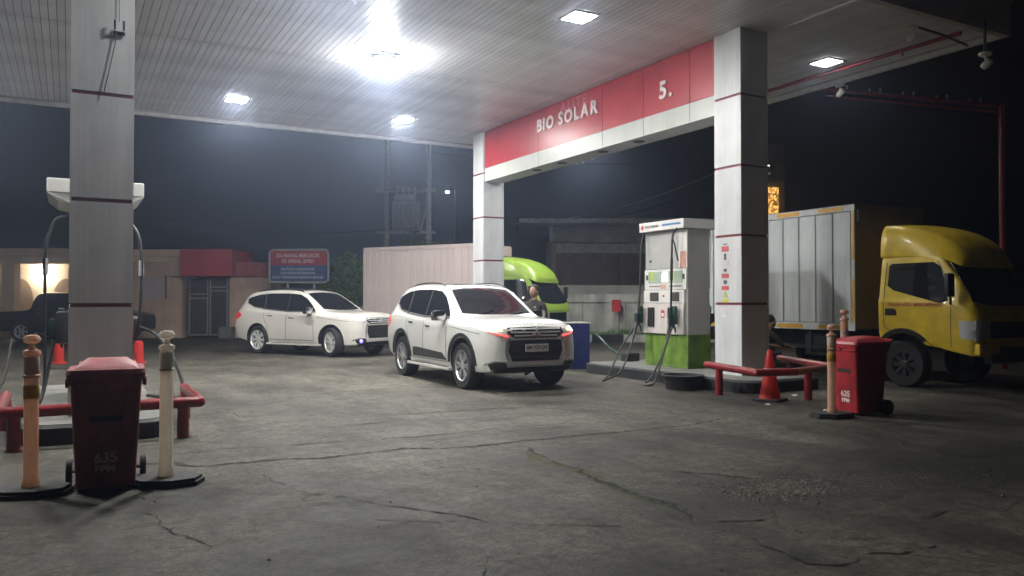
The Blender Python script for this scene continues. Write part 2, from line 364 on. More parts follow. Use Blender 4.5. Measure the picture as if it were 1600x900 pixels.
CR = [
 ([(.87, 8.22), (1.36, 8.28), (1.91, 8.2), (2.51, 8.15), (2.72, 8.11), (3.5, 8.08), (4.39, 8.14), (5.31, 8.07)], .028),
 ([(.2, 7.62), (.5, 7.9), (.85, 7.81), (.98, 7.55), (1.42, 7.49), (1.75, 7.53), (2.09, 7.44), (2.49, 7.41), (2.75, 7.43), (2.9, 7.52), (3.26, 7.32), (3.77, 7.27), (4.11, 7.3), (4.83, 7.35), (5.52, 7.26), (6.21, 7.22), (6.8, 7.4), (7.21, 7.49)], .05),
 ([(2.59, 9.2), (3.26, 9.2), (3.52, 9.31)], .025),
 ([(3.61, 9.76), (4.21, 9.72), (5.0, 9.66), (5.6, 9.56), (5.86, 9.19), (5.84, 8.89), (6.18, 8.42), (6.12, 7.52)], .035),
 ([(4.04, 7.25), (3.92, 6.7), (3.83, 6.14), (3.88, 5.91), (3.79, 5.52), (3.76, 5.09), (3.75, 4.74), (3.81, 4.52), (3.59, 4.02)], .05),
 ([(1.32, 7.32), (1.49, 6.58), (1.52, 6.25), (1.72, 5.94), (1.93, 5.55), (2.09, 5.32), (2.3, 5.06), (2.41, 4.78), (2.59, 4.6), (2.88, 4.39), (3.2, 4.22), (3.59, 4.02)], .016),
 ([(.37, 6.18), (.51, 5.98), (.56, 5.6), (.68, 5.31), (.75, 5.1), (.73, 4.89)], .014),
 ([(3.62, 4.0), (3.79, 4.02), (4.04, 3.97), (4.2, 3.92)], .03),
 ([(3.74, 3.86), (3.66, 3.5), (3.63, 3.31), (3.61, 3.15), (3.75, 3.04), (4.02, 3.09), (4.26, 3.01), (4.63, 3.0)], .024),
 ([(7.97, 4.83), (7.41, 4.33), (7.14, 4.06), (6.74, 3.9), (6.34, 3.77)], .05),
 ([(5.01, 3.43), (5.31, 3.43), (5.5, 3.41)], .04),
 ([(1.66, 11.67), (1.83, 11.41), (1.94, 10.4)], .02),
 ([(2.0, 7.68), (2.3, 7.59), (2.46, 7.5)], .02),
 ([(4.5, 5.45), (4.65, 5.17), (4.87, 4.9), (5.07, 4.79), (5.43, 4.74)], .03),
 ([(1.14, 5.51), (1.49, 5.3), (1.81, 5.11), (2.21, 4.87), (2.44, 4.71)], .01),
 ([(-.45, 7.42), (-.2, 7.4), (.03, 7.48)], .02), ([(.2, 7.62), (.0, 7.3), (.1, 7.0)], .015),
 ([(7.6, 8.9), (8.3, 8.6), (8.9, 7.4)], .02), ([(6.6, 9.4), (7.3, 9.1), (7.7, 8.2)], .016), ([(9.0, 6.0), (10.0, 6.3), (11.2, 6.2)], .03), ([(2.1, 4.1), (1.8, 3.7), (1.9, 3.3)], .01)]
for i, (p, w) in enumerate(CR): ribbon(p, w * .85, .004, i)
ribbon([(3.92, 6.8), (3.83, 6.14), (3.86, 5.8), (3.78, 5.4), (3.76, 5.0), (3.75, 4.7), (3.8, 4.5)], .10, .0025, 90, .05, 'moss_seam', M['moss'])
ribbon([(3.4, 7.30), (4.1, 7.28)], .09, .0025, 91, .04, 'moss_seam', M['moss'])
ribbon([(-.5, 9.12), (.2, 9.1), (1.0, 9.2)], .10, .0025, 92, .05, 'moss_seam', M['moss'])
gv = MB(); rg = random.Random(3)
for i in range(5200):
    a = rg.uniform(0, 6.283); q = abs(rg.gauss(0, .62)) * (1 + .45 * math.sin(3 * a + 1) + .25 * math.sin(7 * a))
    ex, ey = q * math.cos(a), q * math.sin(a)
    x = 4.80 + ex * 1.0 + ey * .42; y = 4.47 + ey * .62 - ex * .30
    s = rg.choice((.004, .004, .005, .006, .008, .012)) * (1.2 if q < .5 else .8); h = s * rg.uniform(.4, .9); a2 = rg.uniform(0, 3)
    pts = [(x + s * math.cos(a2 + k * 2.09) * rg.uniform(.7, 1.2), y + s * math.sin(a2 + k * 2.09) * rg.uniform(.7, 1.2), .001) for k in range(3)]
    gv.add(pts + [(x + rg.uniform(-.3, .3) * s, y, h)], [(0, 1, 3), (1, 2, 3), (2, 0, 3)])
for i in range(260):
    x = rg.uniform(0, 10); y = rg.uniform(3, 10); s = rg.uniform(.003, .012)
    gv.add([(x - s, y, .001), (x + s, y - s, .001), (x, y + s, .001), (x, y, s)], [(0, 1, 3), (1, 2, 3), (2, 0, 3)])
g = gv.build('gravel', M['stone']); tag(g, 'loose grey gravel broken out of the worn concrete', 'gravel', kind='stuff')
for i, (x, y, s, lab) in enumerate([(8.55, 8.15, .07, 'scrap of white paper on the ground just before the traffic cone'), (8.75, 7.35, .06, 'small white scrap lying between the cone and the bright red bin'), (9.3, 8.5, .06, 'crumpled white scrap lying right beside the orange cone base'), (9.75, 8.75, .07, 'pale litter scrap under the red rail near its corner post')]):
    a = i * 1.3; pts = [(s * math.cos(a + k) * random.uniform(.6, 1.1), s * math.sin(a + k) * .7, .006 + random.uniform(0, .02)) for k in (0, 1.4, 2.9, 4.4)]
    o = MB().add(pts + [(0, 0, .03)], [(0, 1, 4), (1, 2, 4), (2, 3, 4), (3, 0, 4)]).build('paper_scrap', M['litter']); o.location = (x, y, 0); tag(o, lab, 'litter', 'paper scraps on the forecourt')

# ------------------------------------------------------------------ canopy
ZC = 6.08; CU0, CU1, CV0, CV1, CVS = -3.6, 13.95, 8.03, 21.4, 15.2
can = thing('station_canopy', 'flat canopy roof with narrow grey ceiling slats over the pumps', 'canopy', (0, 0, 0))
b = MB(); b.box(CU0, CU1, CV0, CV1, ZC + .03, 6.9); b.build('roof_slab', M['seam'], can)
nsl = 146; sw = (CU1 - CU0 - .1) / nsl
me1 = MB().box(.006, sw - .006, CV0 + .06, CVS - .012, ZC, ZC + .027).mesh('slat', M['slat']); me2 = MB().box(.006, sw - .006, CVS + .012, CV1 - .06, ZC, ZC + .027).mesh('slat', M['slat'])
for i in range(nsl):
    for me in (me1, me2): o = link('ceiling_slat', me, can); o.location = (CU0 + .05 + i * sw, 0, 0)
# fascias with a white lip at the bottom
for nm, (x0, x1, y0, y1) in dict(front=(CU0 - .12, CU1 + .12, CV0 - .12, CV0), back=(CU0 - .12, CU1 + .12, CV1, CV1 + .12), side=(CU1, CU1 + .12, CV0, CV1), far_side=(CU0 - .12, CU0, CV0, CV1)).items():
    f = MB().box(x0, x1, y0, y1, ZC - .02, ZC + .46).build('fascia', M['fascia'], can)
    MB().box(x0 - .03, x1 + .03, y0 - .03, y1 + .03, ZC + .47, ZC + .95).build('upper_fascia', M['fascia'], can)
    m = M['fascia'] if nm == 'front' else M['lip']
    MB().box(x0 + .003, x1 - .003, y0 + .003, y1 - .003, ZC - .10, ZC - .022).build('fascia_lip', m, f)
MB().box(10.53, 10.60, CV0 + .05, 9.95, ZC - .02, ZC - .003).build('ceiling_trim', M['lip'], can)
# fittings under the ceiling
def ceiling_light(u, v, label, main=False, s=.21, m='diffuser'):
    t = thing('ceiling_light', label, 'light', (u, v, ZC), 0, 'square lamps in the canopy ceiling')
    fr = MB()
    for x0, x1, y0, y1 in ((-s - .04, s + .04, -s - .04, -s), (-s - .04, s + .04, s, s + .04), (-s - .04, -s, -s, s), (s, s + .04, -s, s)): fr.box(x0, x1, y0, y1, -.03, -.004)
    fr.build('frame', M['dark_metal'] if main else M['sign_frame'], t)
    if main:
        MB().box(-s + .004, s - .004, -s + .004, s - .004, -.012, -.005).build('reflector_plate', M['sign_frame'], t)
        MB().lathe([(.10, -.013), (.19, -.03), (.20, -.085), (.185, -.09)], 24).build('housing', M['sign_frame'], t, True)
        MB().lathe([(.005, -.155), (.10, -.15), (.165, -.13), (.19, -.092), (.17, -.088)], 24).build('glass_lens', M['diffuser_main'], t, True)
    else:
        MB().box(-s + .004, s - .004, -s + .004, s - .004, -.026, -.006).build('diffuser', M[m], t)
ceiling_light(5.15, 14.4, 'dazzling lamp hanging from the canopy ceiling with a wide glare', True)
ceiling_light(7.22, 10.87, 'square lit ceiling lamp above the red BIO SOLAR beam, at top of picture', m='diffuser_half')
ceiling_light(12.78, 10.64, 'square lit ceiling lamp over the yellow truck side of the canopy', m='diffuser_dim')
ceiling_light(3.33, 19.09, 'small lit ceiling lamp near the far canopy edge beside the grey pillar', m='diffuser_strong')
ceiling_light(7.41, 19.21, 'small lit ceiling lamp between the dazzling lamp and the far pillar', m='diffuser_strong')
ceiling_light(3.33, 10.87, 'added unseen ceiling lamp above the near forecourt', m='diffuser_strong')  # unseen, put in to light the SUV and the truck box
ceiling_light(2.2, 8.75, 'added unseen ceiling lamp at the near canopy edge brightening the left pillar', m='diffuser_added')  # unseen, added to brighten the left pillar's near face
ceiling_light(-2.4, 10.7, 'added unseen ceiling lamp over the lane beyond the grey pillar', m='diffuser_strong')  # unseen, added for more bounced light on the left
ceiling_light(-2.4, 19.1, 'added unseen ceiling lamp at the far corner of the canopy', m='diffuser_strong')  # added out of view to brighten the left and the far buildings
ceiling_light(12.78, 19.15, 'added ceiling lamp hidden behind the red and white sign beam', m='diffuser_strong')  # hidden lamp added to light the wall and building behind

# columns: red core, proud cladding panels with gaps at each joint
SE = [.2, 1.41, 2.57, 3.75, 4.95, 6.08]
PX = MB().box(-.315, .315, -.012, .012, 0, 1).mesh('cladding_panel', M['panel'])
def column(u, v, label, z0=.2):
    t = thing('canopy_column', label, 'column', (u + .315, v + .315, 0), 0, 'clad columns of the canopy')
    MB().box(-.30, .30, -.30, .30, z0, ZC).build('core', M['red_gap'], t)
    for k in range(5):
        a, bz = max(SE[k], z0) + (.022 if k else 0), SE[k + 1] - (.022 if k < 4 else .005)
        for j in range(4):
            w = .315 if j % 2 == 0 else .293
            T = Matrix.Rotation(j * math.pi / 2, 4, 'Z') @ Matrix.Translation((0, -.304, a)) @ Matrix.Diagonal((w / .315, 1, bz - a, 1))
            link('cladding_panel', PX, t, T)
    return t
cNR = column(9.87, 9.98, 'grey clad pillar with red joint lines and warning stickers beside the pump')
cNL = column(0, 9.98, 'large grey pillar standing behind the dark red wheeled bin')
cFR = column(9.87, 19.57, 'far white pillar with red joint lines behind the nearer white SUV', 0)
cFL = column(.04, 19.57, 'distant pillar almost hidden behind the large grey pillar', 0)
# stickers on the near pillar's pump side
for z, h, w, m in [(2.40, .02, .10, 'sticker_grey'), (2.30, .11, .17, 'sticker_red'), (2.13, .13, .05, 'sticker_grey'), (1.99, .10, .17, 'disp_pink'), (1.84, .06, .07, 'sticker_grey'), (1.72, .09, .17, 'sticker_red'), (1.585, .08, .08, 'sticker_grey'), (1.445 + .015, .085, .17, 'sticker_red')]:
    zz = 2.50 - (2.46 - z) * .80 - .02
    MB().box(-.3205, -.3165, .06 - w / 2, .06 + w / 2, zz - h * .4, zz + h * .4).build('warning_sticker', M[m], cNR)
MB().prism([(-.06, 0), (.06, 0), (0, .12)], -.002, .002, Matrix.Translation((-.3185, .06, 1.515)) @ Matrix.Rotation(R(-90), 4, 'Z') @ Matrix.Rotation(R(90), 4, 'X')).build('warning_triangle', M['sticker_lime'], cNR)
MB().box(-.3205, -.3165, -.01, .13, 1.44, 1.49).build('warning_sticker', M['sticker_yellow'], cNR)
MB().box(-.3205, -.3165, .04, .20, 1.18, 1.34).build('paper_notice', M['sticker_white'], cNR)
# fixture on the near-left pillar
t = thing('column_spotlight', 'small twin chrome fitting with a dark stay on the grey pillar', 'light', (.47, 9.955, 4.4))
for dx in (-.045, .045): MB().tube([(dx, 0, .05), (dx, -.05, .07), (dx, -.05, .17)], .014, 8).build('chrome_tube', M['chrome'], t, True)
MB().box(-.06, .06, -.012, .01, .02, .06).build('bracket', M['dark_metal'], t)
MB().tube([(-.02, -.01, .03), (-.09, -.01, -.35), (-.15, -.01, -.66)], .006, 6).build('stay', M['dark_metal'], t)
MB().tube([(.0, .0, .17), (0, .005, 1.68)], .004, 6).build('hanger', M['dark_metal'], t)

# the sign beam between the right-hand columns
beam = thing('sign_beam', 'red and white beam sign with BIO SOLAR lettering between two pillars', 'sign', (9.91, 0, 0))
MB().box(.02, .53, 10.62, 19.56, 4.73, ZC - .01).build('beam_core', M['seam'], beam)
VS = [19.56, 16.69, 14.04, 12.64, 11.29, 10.62]
for a, c in zip(VS, VS[1:]):
    MB().box(0, .018, c + .006, a - .006, 5.075, ZC - .012).build('red_panel', M['red_sign'], beam)
    MB().box(-.004, .018, c + .006, a - .006, 4.71, 5.068).build('white_panel', M['white_sign'], beam)
    MB().box(.532, .55, c + .006, a - .006, 4.71, ZC - .012).build('back_panel', M['white_sign'], beam)
MB().box(.022, .53, 10.63, 19.55, 4.712, 4.728).build('soffit', M['panel'], beam)
for v in (17.19, 16.03, 14.37, 13.11):
    d = MB().lathe([(.12, 0), (.12, .012), (.10, .012)], 18, Matrix.Translation((.25, v, 4.699))).build('recessed_downlight', M['dark_metal'], beam)
def letters(txt, size, m, v0, v1, zc, x, tilt=0, bold=.015, ext=.015):
    # each letter a piece of its own, spread from v0 to v1
    ms = []
    for ch in txt:
        if ch == ' ': ms.append((None, size * .35)); continue
        me = text_mesh(ch, size, ext, bold); me.materials.append(m); xs = [v.co.x for v in me.vertices]
        ms.append((me, max(xs) - min(xs) + size * .15))
    tot = sum(w for _, w in ms); k = abs(v1 - v0) / tot; p = 0
    for me, w in ms:
        if me:
            f = (p + w / 2) / tot; v = v0 + (v1 - v0) * f
            Mx = Matrix(((0, 0, -1), (-1, 0, 0), (0, 1, 0))).to_4x4() @ Matrix.Diagonal((k, 1, 1, 1)); Mx.translation = Vector((x, v, zc + tilt * (f - .5)))
            link('letter', me, beam, Mx)
        p += w
letters('BIO SOLAR', .40, M['letter'], 16.75, 14.15, 5.64, -.02, -.04)
letters('5.', .46, M['letter'], 12.15, 11.72, 5.46, -.02, 0, .014)
letters('ALITE', .30, M['ghost'], 15.75, 14.6, 5.90, -.003, 0, .008, .002)

# ------------------------------------------------------------------ pump islands
def island(poly, label, h=.2):
    t = thing('pump_island', label, 'kerb island', (0, 0, 0))
    cx = sum(p[0] for p in poly) / len(poly); cy = sum(p[1] for p in poly) / len(poly)
    ins = [(x + (cx - x) * .05, y + (cy - y) * .02) for x, y in poly]
    n = len(poly)
    MB().add([(x, y, .0) for x, y in poly] + [(x, y, h - .03) for x, y in poly] + [(x, y, h) for x, y in ins],
             [(i, (i + 1) % n, n + (i + 1) % n, n + i) for i in range(n)] + [(n + i, n + (i + 1) % n, 2 * n + (i + 1) % n, 2 * n + i) for i in range(n)]).build('kerb', M['kerb_black'], t)
    MB().prism(ins, h - .02, h + .004).build('paving', M['concrete_kerb'], t)
def ellipse_end(u0, u1, v0, v1, r=.35):
    P = []
    for cx, cy, a0 in ((u0 + r, v0 + r, 180), (u1 - r, v0 + r, 270), (u1 - r, v1 - r, 0), (u0 + r, v1 - r, 90)):
        P += [(cx + r * math.cos(R(a0 + k * 22.5)), cy + r * math.sin(R(a0 + k * 22.5))) for k in range(5)]
    return P
island(ellipse_end(9.25, 11.05, 9.25, 13.9, .3), 'raised dark kerbed island carrying the pump with the green base', .2)
island(ellipse_end(-.45, 1.0, 9.35, 13.9, .3), 'raised dark kerbed island behind the dark red wheeled bin', .2)

def rail(path, posts, label, z=.36, r=.055):
    t = thing('guard_rail', label, 'guard rail', (0, 0, 0), 0, 'red pipe guard rails')
    P = [Vector((x, y, z)) for x, y in path]
    for i, (a, c) in enumerate(zip(P, P[1:])):
        d = (c - a).normalized()
        MB().tube([a, c], r, 14).build('rail_pipe', M['red_paint'], t, True)
        MB().lathe([(.002, -r * 1.03), (r * .75, -r * .72), (r * 1.03, 0), (r * .75, r * .72), (.002, r * 1.03)], 14, Matrix.Translation(c)).build('elbow', M['red_paint'], t, True)
    MB().lathe([(.002, -r * 1.03), (r * .75, -r * .72), (r * 1.03, 0), (r * .75, r * .72), (.002, r * 1.03)], 14, Matrix.Translation(P[0])).build('elbow', M['red_paint'], t, True)
    for x, y in posts: MB().tube([(x, y, .0), (x, y, z - .03)], r * 1.05, 14).build('post', M['red_paint'], t, True)
rail([(-.62, 10.9), (-.58, 9.22), (1.25, 9.26), (1.28, 10.85)], [(-.46, 9.23), (1.08, 9.25), (-.61, 10.7), (1.275, 10.7)], 'red pipe guard rail low behind the dark bin and posts', .37, .058)
rail([(8.98, 9.85), (8.55, 8.35), (9.15, 8.2), (10.35, 8.55), (11.2, 10.4)], [(8.87, 9.45), (9.55, 8.32), (11.02, 10.0)], 'red pipe guard rail around the foot of the stickered pillar', .44, .055)

# ------------------------------------------------------------------ fuel dispensers
def hose_curve(p, n=8):
    P = [Vector(q) for q in p]; out = []
    for i in range(len(P) - 1):
        a, b_, c, d = P[max(i - 1, 0)], P[i], P[i + 1], P[min(i + 2, len(P) - 1)]
        for k in range(n):
            t = k / n; out.append(.5 * ((2 * b_) + (c - a) * t + (2 * a - 5 * b_ + 4 * c - d) * t * t + (3 * b_ - a - 3 * c + d) * t ** 3))
    return out + [P[-1]]
def dispenser(u, v0, v1, label, wide=False):
    # local: x = u, y = v; front faces -x
    t = thing('fuel_dispenser', label, 'fuel pump', (u, (v0 + v1) / 2, .204)); D = .56; w = (v1 - v0) / 2
    if wide: D = .50
    x0, x1 = -D / 2, D / 2
    MB().box(x0, x1, -w, w, 0, .62, bev=.012).build('base_cabinet', M['disp_green'], t)
    MB().box(x0 + .02, x1 - .02, -w - .004, -w - .001, .01, .615).build('side_cover', M['disp_green_deep'], t)
    MB().box(x0 + .015, x1 - .015, -w + .01, w - .01, .623, 2.60, bev=.012).build('body', M['disp_grey'], t)
    for s in (-1, 1):
        e = x0 if s < 0 else x1
        def fb(nm, y0, y1, z0, z1, d0, d1, m):
            a, c = sorted((e + s * d0, e + s * d1)); return MB().box(a, c, y0, y1, z0, z1, bev=min(.006, abs(d1 - d0) * .3)).build(nm, M[m], t)
        fb('front_panel', -w + .06, w, .63, 1.21, -.02, .045, 'disp_pink')
        fb('keypad_panel', -w + .06, w, 1.222, 1.46, -.02, .03, 'disp_white')
        fb('display_housing', -w + .02, w - .01, 1.47, 1.86, -.02, .015, 'disp_white')
        fb('side_post', -w, -w + .24, 1.87, 2.59, -.02, .01, 'disp_white')
        fb('upper_panel', -w + .25, w - .02, 1.87, 2.59, -.02, .0, 'disp_grey')
        fb('door_line', -w + .01, w - .01, .30, .31, 0, .003, 'disp_green_deep'); fb('door_line', -w + .01, w - .01, .08, .088, 0, .003, 'disp_green_deep')
        for y in (-.30, .30):
            k = fb('keypad', y - .13, y + .13, 1.25, 1.42, .03, .036, 'keypad'); 
            dsp = fb('display_window', y - .21, y + .19, 1.60, 1.82, .015, .021, 'display')
            MB().box(*sorted((e + s * .021, e + s * .024)), y + .02, y + .15, 1.64, 1.81).build('lime_label', M['sticker_lime'], dsp)
            fb('slot', y - .17, y + .17, 1.525, 1.545, .015, .020, 'sticker_grey')
            fb('boot', y - .02 - .14 * 0, y + .16, .76, 1.13, .045, .075, 'black')
        fb('glow_panel', -.11, .10, 1.62, 1.78, .015, .022, 'display_glow')
        fb('small_label', -.02, .14, 1.49, 1.57, .015, .021, 'sticker_salmon')
        for y in (-w + .09, w - .09): fb('lock', y - .03, y + .03, 1.66, 1.76, .015, .024, 'keypad')
        fb('lock', w - .20, w - .15, 2.0, 2.05, 0, .012, 'keypad')
        fb('paper_label', -w + .02, -w + .2, 1.87, 2.18, .01, .013, 'sticker_salmon')
        fb('emblem', -.02, .08, .93, 1.08, .045, .049, 'sticker_red'); fb('emblem', .0, .06, .96, 1.02, .049, .052, 'sticker_white')
        fb('button', -.0, .05, 1.33, 1.37, .03, .04, 'sticker_red')
        # nozzles in their boots
        for y in (-.42, .60):
            nz = MB(); X = e + s * .10
            nz.box(*sorted((X, X + s * .07)), y - .05, y + .06, .82, 1.16, bev=.02); nz.box(*sorted((X + s * .05, X + s * .17)), y - .03, y + .03, .84, 1.02, bev=.02)
            nz.tube([(X + s * .1, y, .86), (X + s * .03, y, .74), (X + s * .02, y, .66)], [.025, .02, .012], 8)
            nz.build('nozzle', M['nozzle_green'], t, True)
    capx = .12 if not wide else .30
    MB().box(x0 - capx, x1 + capx, -w - .03, w + .03, 2.60, 2.78, bev=.015).build('top_cap', M['disp_white'], t)
    e = x0 - capx - .004
    if not wide:
        text('brand_text', 'PERTAMINA', .075, M['sticker_grey'], t, (e, .26, 2.69), (0, -1, 0), (0, 0, 1), .002)
        MB().box(e, e + .004, -.58, -.05, 2.68, 2.715).build('blue_stripe', M['logo_blue'], t)
        MB().prism([(.0, -.05), (.06, .0), (0, .05), (-.05, -.02)], -.002, .002, Matrix.Translation((e, .55, 2.69)) @ Matrix.Rotation(R(90), 4, 'Y')).build('logo', M['logo_red'], t)
    else:
        for s in (-1, 1):
            X = s * (x1 + .30)
            MB().add([(X, -w - .03, 2.6), (X, w + .03, 2.6), (X - s * .12, w, 2.50), (X - s * .12, -w, 2.50), (s * (x1 + .02), -w, 2.47), (s * (x1 + .02), w, 2.47), (s * (x1 + .02), w, 2.6), (s * (x1 + .02), -w, 2.6)],
                     [(0, 1, 2, 3), (3, 2, 5, 4), (4, 5, 6, 7), (0, 3, 4, 7), (1, 2, 5, 6)]).build('hose_arm_cover', M['disp_white'], t)
    return t
dr = dispenser(10.28, 11.47, 12.72, 'white fuel pump with green base beside the stickered pillar')
dl = dispenser(.30, 11.5, 12.7, 'fuel pump hidden behind the large grey pillar, only its white top showing', True)
def hose(pts, parent, r=.018, loc=None, nm='hose'):
    MB().tube(hose_curve(pts), r, 8).build(nm, M['hose'], parent, True)
# right pump, local to its base (10.28, 12.095, .204)
def lp(u, v, z, o=(10.28, 12.095, .204)): return (u - o[0], v - o[1], z - o[2])
hose([lp(9.93, 11.60, 2.86), lp(9.84, 11.68, 2.70), lp(9.83, 11.71, 2.3), lp(9.82, 11.72, 1.5), lp(9.78, 11.72, .95), lp(9.5, 11.6, .45), lp(9.0, 11.3, .10), lp(8.68, 11.08, .03), lp(8.75, 10.95, .03), lp(9.1, 11.25, .12), lp(9.45, 11.5, .5), lp(9.72, 11.64, .85), lp(9.84, 11.67, 1.03)], dr)
hose([lp(9.90, 11.75, 2.60), lp(9.84, 11.64, 2.5), lp(9.87, 11.58, 2.2)], dr, .014)
MB().tube([lp(9.83, 11.71, 2.25), lp(9.825, 11.715, 1.85)], .026, 8).build('hose_sleeve', M['hose'], dr, True)
MB().tube([lp(9.79, 11.72, 1.05), lp(9.68, 11.68, .72)], .03, 8).build('hose_sleeve', M['hose'], dr, True)
hose([lp(9.93, 12.66, 2.76), lp(9.84, 12.64, 2.5), lp(9.80, 12.63, 1.6), lp(9.74, 12.66, 1.0), lp(9.6, 12.6, .7), lp(9.1, 12.3, .15), lp(8.5, 11.98, .03), lp(8.6, 12.15, .03), lp(9.05, 12.6, .08), lp(9.4, 12.75, .5), lp(9.7, 12.72, .9), lp(9.84, 12.69, 1.03)], dr)
MB().tube([lp(9.745, 12.65, 1.05), lp(9.62, 12.61, .74)], .03, 8).build('hose_sleeve', M['hose'], dr, True)
def ll(u, v, z, o=(.30, 12.1, .204)): return (u - o[0], v - o[1], z - o[2])
hose([ll(.06, 11.6, 2.52), ll(-.12, 11.6, 2.50), ll(-.20, 11.55, 2.36), ll(-.255, 11.5, 2.05), ll(-.255, 11.5, 1.3), ll(-.25, 11.45, .5), ll(-.30, 11.3, .23), ll(-.25, 11.5, .4), ll(-.15, 11.7, 1.0)], dl, .02)
hose([ll(.55, 11.6, 2.52), ll(.68, 11.6, 2.48), ll(.79, 11.55, 2.30), ll(.825, 11.5, 1.95), ll(.81, 11.5, 1.3), ll(.76, 11.55, .95)], dl, .02)
hose([ll(.80, 11.65, 1.12), ll(1.0, 11.5, 1.02), ll(1.18, 11.3, .75), ll(1.30, 11.1, .35), ll(1.2, 10.95, .24), ll(.9, 11.4, .24)], dl, .022)
hose([ll(-.6, 11.5, 1.0), ll(-.65, 11.0, .55), ll(-.75, 10.7, .36), ll(-1.0, 10.4, .03)], dl, .016)
for X in (-.255, .825): MB().tube([ll(X, 11.5, 1.98), ll(X, 11.5, 1.78)], .032, 8).build('hose_coupling', M['chrome'], dl, True)
nz = MB(); nz.box(-.45, -.25, -.62, -.4, .72, 1.12, bev=.04); nz.build('nozzle_holster', M['black'], dl, True)
nz = MB(); nz.box(.28, .44, -.62, -.4, .74, 1.10, bev=.04); nz.build('nozzle_holster', M['maroon_pipe'], dl, True)
# tubs and the blue cabinet at the island's end
o = MB().lathe([(.27, 0), (.33, .22), (.35, .225), (.35, .20), (.36, .235), (.31, .24), (.25, .05), (.01, .04)], 24).build('rubber_tub', M['rubber'], None, True); o.location = (8.93, 10.38, 0); tag(o, 'round black rubber tub on the ground below the green pump base', 'tub')
t = thing('blue_cabinet', 'blue metal cabinet with pale top standing by the SUV front', 'cabinet', (9.62, 14.75, 0), R(-14))
MB().box(-.30, .30, -.25, .25, .14, .97, bev=.01).build('body', M['blue_box'], t)
MB().box(-.36, .34, -.30, .28, 0, .137, bev=.01).build('plinth', M['blue_box'], t)
MB().box(-.31, .31, -.26, .26, .972, 1.0, bev=.006).build('top', M['disp_grey'], t)
for k in range(2): MB().box(-.001 + k * .004, .001 + k * .004, -.2515, -.2505, .2, .93).build('door_joint', M['black'], t)
t = thing('air_hose_reel', 'black reel box with dark green hose beside the blue cabinet', 'hose reel', (10.3, 13.6, .204))
MB().box(-.17, .17, -.10, .10, 0, .17, bev=.02).build('body', M['rubber'], t)
MB().tube(hose_curve([(-.1, .1, .1), (-.25, .35, .25), (-.32, .6, .45), (-.34, .8, .55)]), .028, 8).build('hose', M['nozzle_green'], t, True)

# ------------------------------------------------------------------ bins, posts, cones
def taper_box(mb, a, bq, z0, z1, r=.04, mi=0):   # rounded-corner tapered box; a/b = (hx, hy) below/above
    def ring(hx, hy, z, n=4):
        P = []
        for sx, sy, a0 in ((1, 1, 0), (-1, 1, 90), (-1, -1, 180), (1, -1, 270)):
            for k in range(n): an = R(a0 + 90 * k / (n - 1)); P.append((sx * (hx - r) + r * math.cos(an), sy * (hy - r) + r * math.sin(an), z))
        return P
    A, B = ring(*a, z0), ring(*bq, z1); n = len(A)
    mb.add(A + B, [(i, (i + 1) % n, n + (i + 1) % n, n + i) for i in range(n)] + [tuple(range(n))[::-1], tuple(range(n, 2 * n))], mi); return mb
def wheelie_bin(label, loc, rz, m, side_text=False):
    t = thing('wheeled_bin', label, 'bin', loc, rz, 'red wheeled bins')    # front faces -y
    taper_box(MB(), (.205, .20), (.245, .265), .03, .86).build('body', M[m], t, True)
    rm = MB(); taper_box(rm, (.27, .285), (.272, .29), .855, .90, .05); rm.build('rim', M[m], t, True)
    for x in (-.13, .13): MB().box(x - .10, x + .10, -.275, -.24, .815, .853, bev=.008).build('rim_lug', M[m], t)
    for x in (-.28, .28): MB().box(min(x, x * .9), max(x, x * .9), -.20, .22, .80, .87, bev=.01).build('rim_lug', M[m], t)
    ld = MB(); taper_box(ld, (.275, .295), (.265, .28), .903, .935, .05); ld.add([(-.22, -.24, .936), (.22, -.24, .936), (.22, .24, .936), (-.22, .24, .936), (-.13, -.14, .985), (.13, -.14, .985), (.14, .2, 1.0), (-.14, .2, 1.0)], [(0, 1, 5, 4), (1, 2, 6, 5), (2, 3, 7, 6), (3, 0, 4, 7), (4, 5, 6, 7)])
    l = ld.build('lid', M[m], t, True)
    MB().tube([(-.2, .3, .93), (-.2, .36, .95), (.2, .36, .95), (.2, .3, .93)], .014, 8).build('handle', M[m], l, True)
    for s in (-1, 1):
        w = MB().lathe([(.02, -.02), (.10, -.022), (.10, .022), (.02, .02)], 20, Matrix.Translation((s * .265, .19, .10)) @ Matrix.Rotation(R(90), 4, 'Y')).build('wheel', M['rubber'], t, True)
    MB().tube([(-.25, .19, .10), (.25, .19, .10)], .012, 8).build('axle', M['dark_metal'], t)
    yz = lambda z: -(.20 + .065 * (z - .03) / .83) - .003
    sl = Vector((0, -.065, .83)).normalized()
    text('bin_number', '635', .105, M['letter'], t, (.0, yz(.26), .26), (1, 0, 0), sl, .002, .002, .155)
    text('bin_letters', 'FPM', .075, M['letter'], t, (-.005, yz(.175), .175), (1, 0, 0), sl, .002, .002, .135)
    MB().box(-.11, .11, yz(.56) - .002, yz(.56) + .006, .54, .585).build('stencil', M['black'], t)
    if side_text:
        sx = Vector((.04, 0, .83)).normalized(); xx = lambda z: .205 + .04 * (z - .03) / .83 + .003
        text('bin_number', '635', .09, M['bin_red'], t, (xx(.33), 0, .33), (0, 1, 0), sx, .002, .002, .14)
        text('bin_letters', 'FPM', .07, M['bin_red'], t, (xx(.24), 0, .24), (0, 1, 0), sx, .002, .002, .12)
    return t
wheelie_bin('dark red wheeled bin lettered 635 FPM standing before the grey pillar', (.27, 7.10, 0), R(-3), 'bin_red')
wheelie_bin('brighter red wheeled bin standing by the yellow truck', (9.0, 7.02, 0), R(-99), 'bin_bright', True)

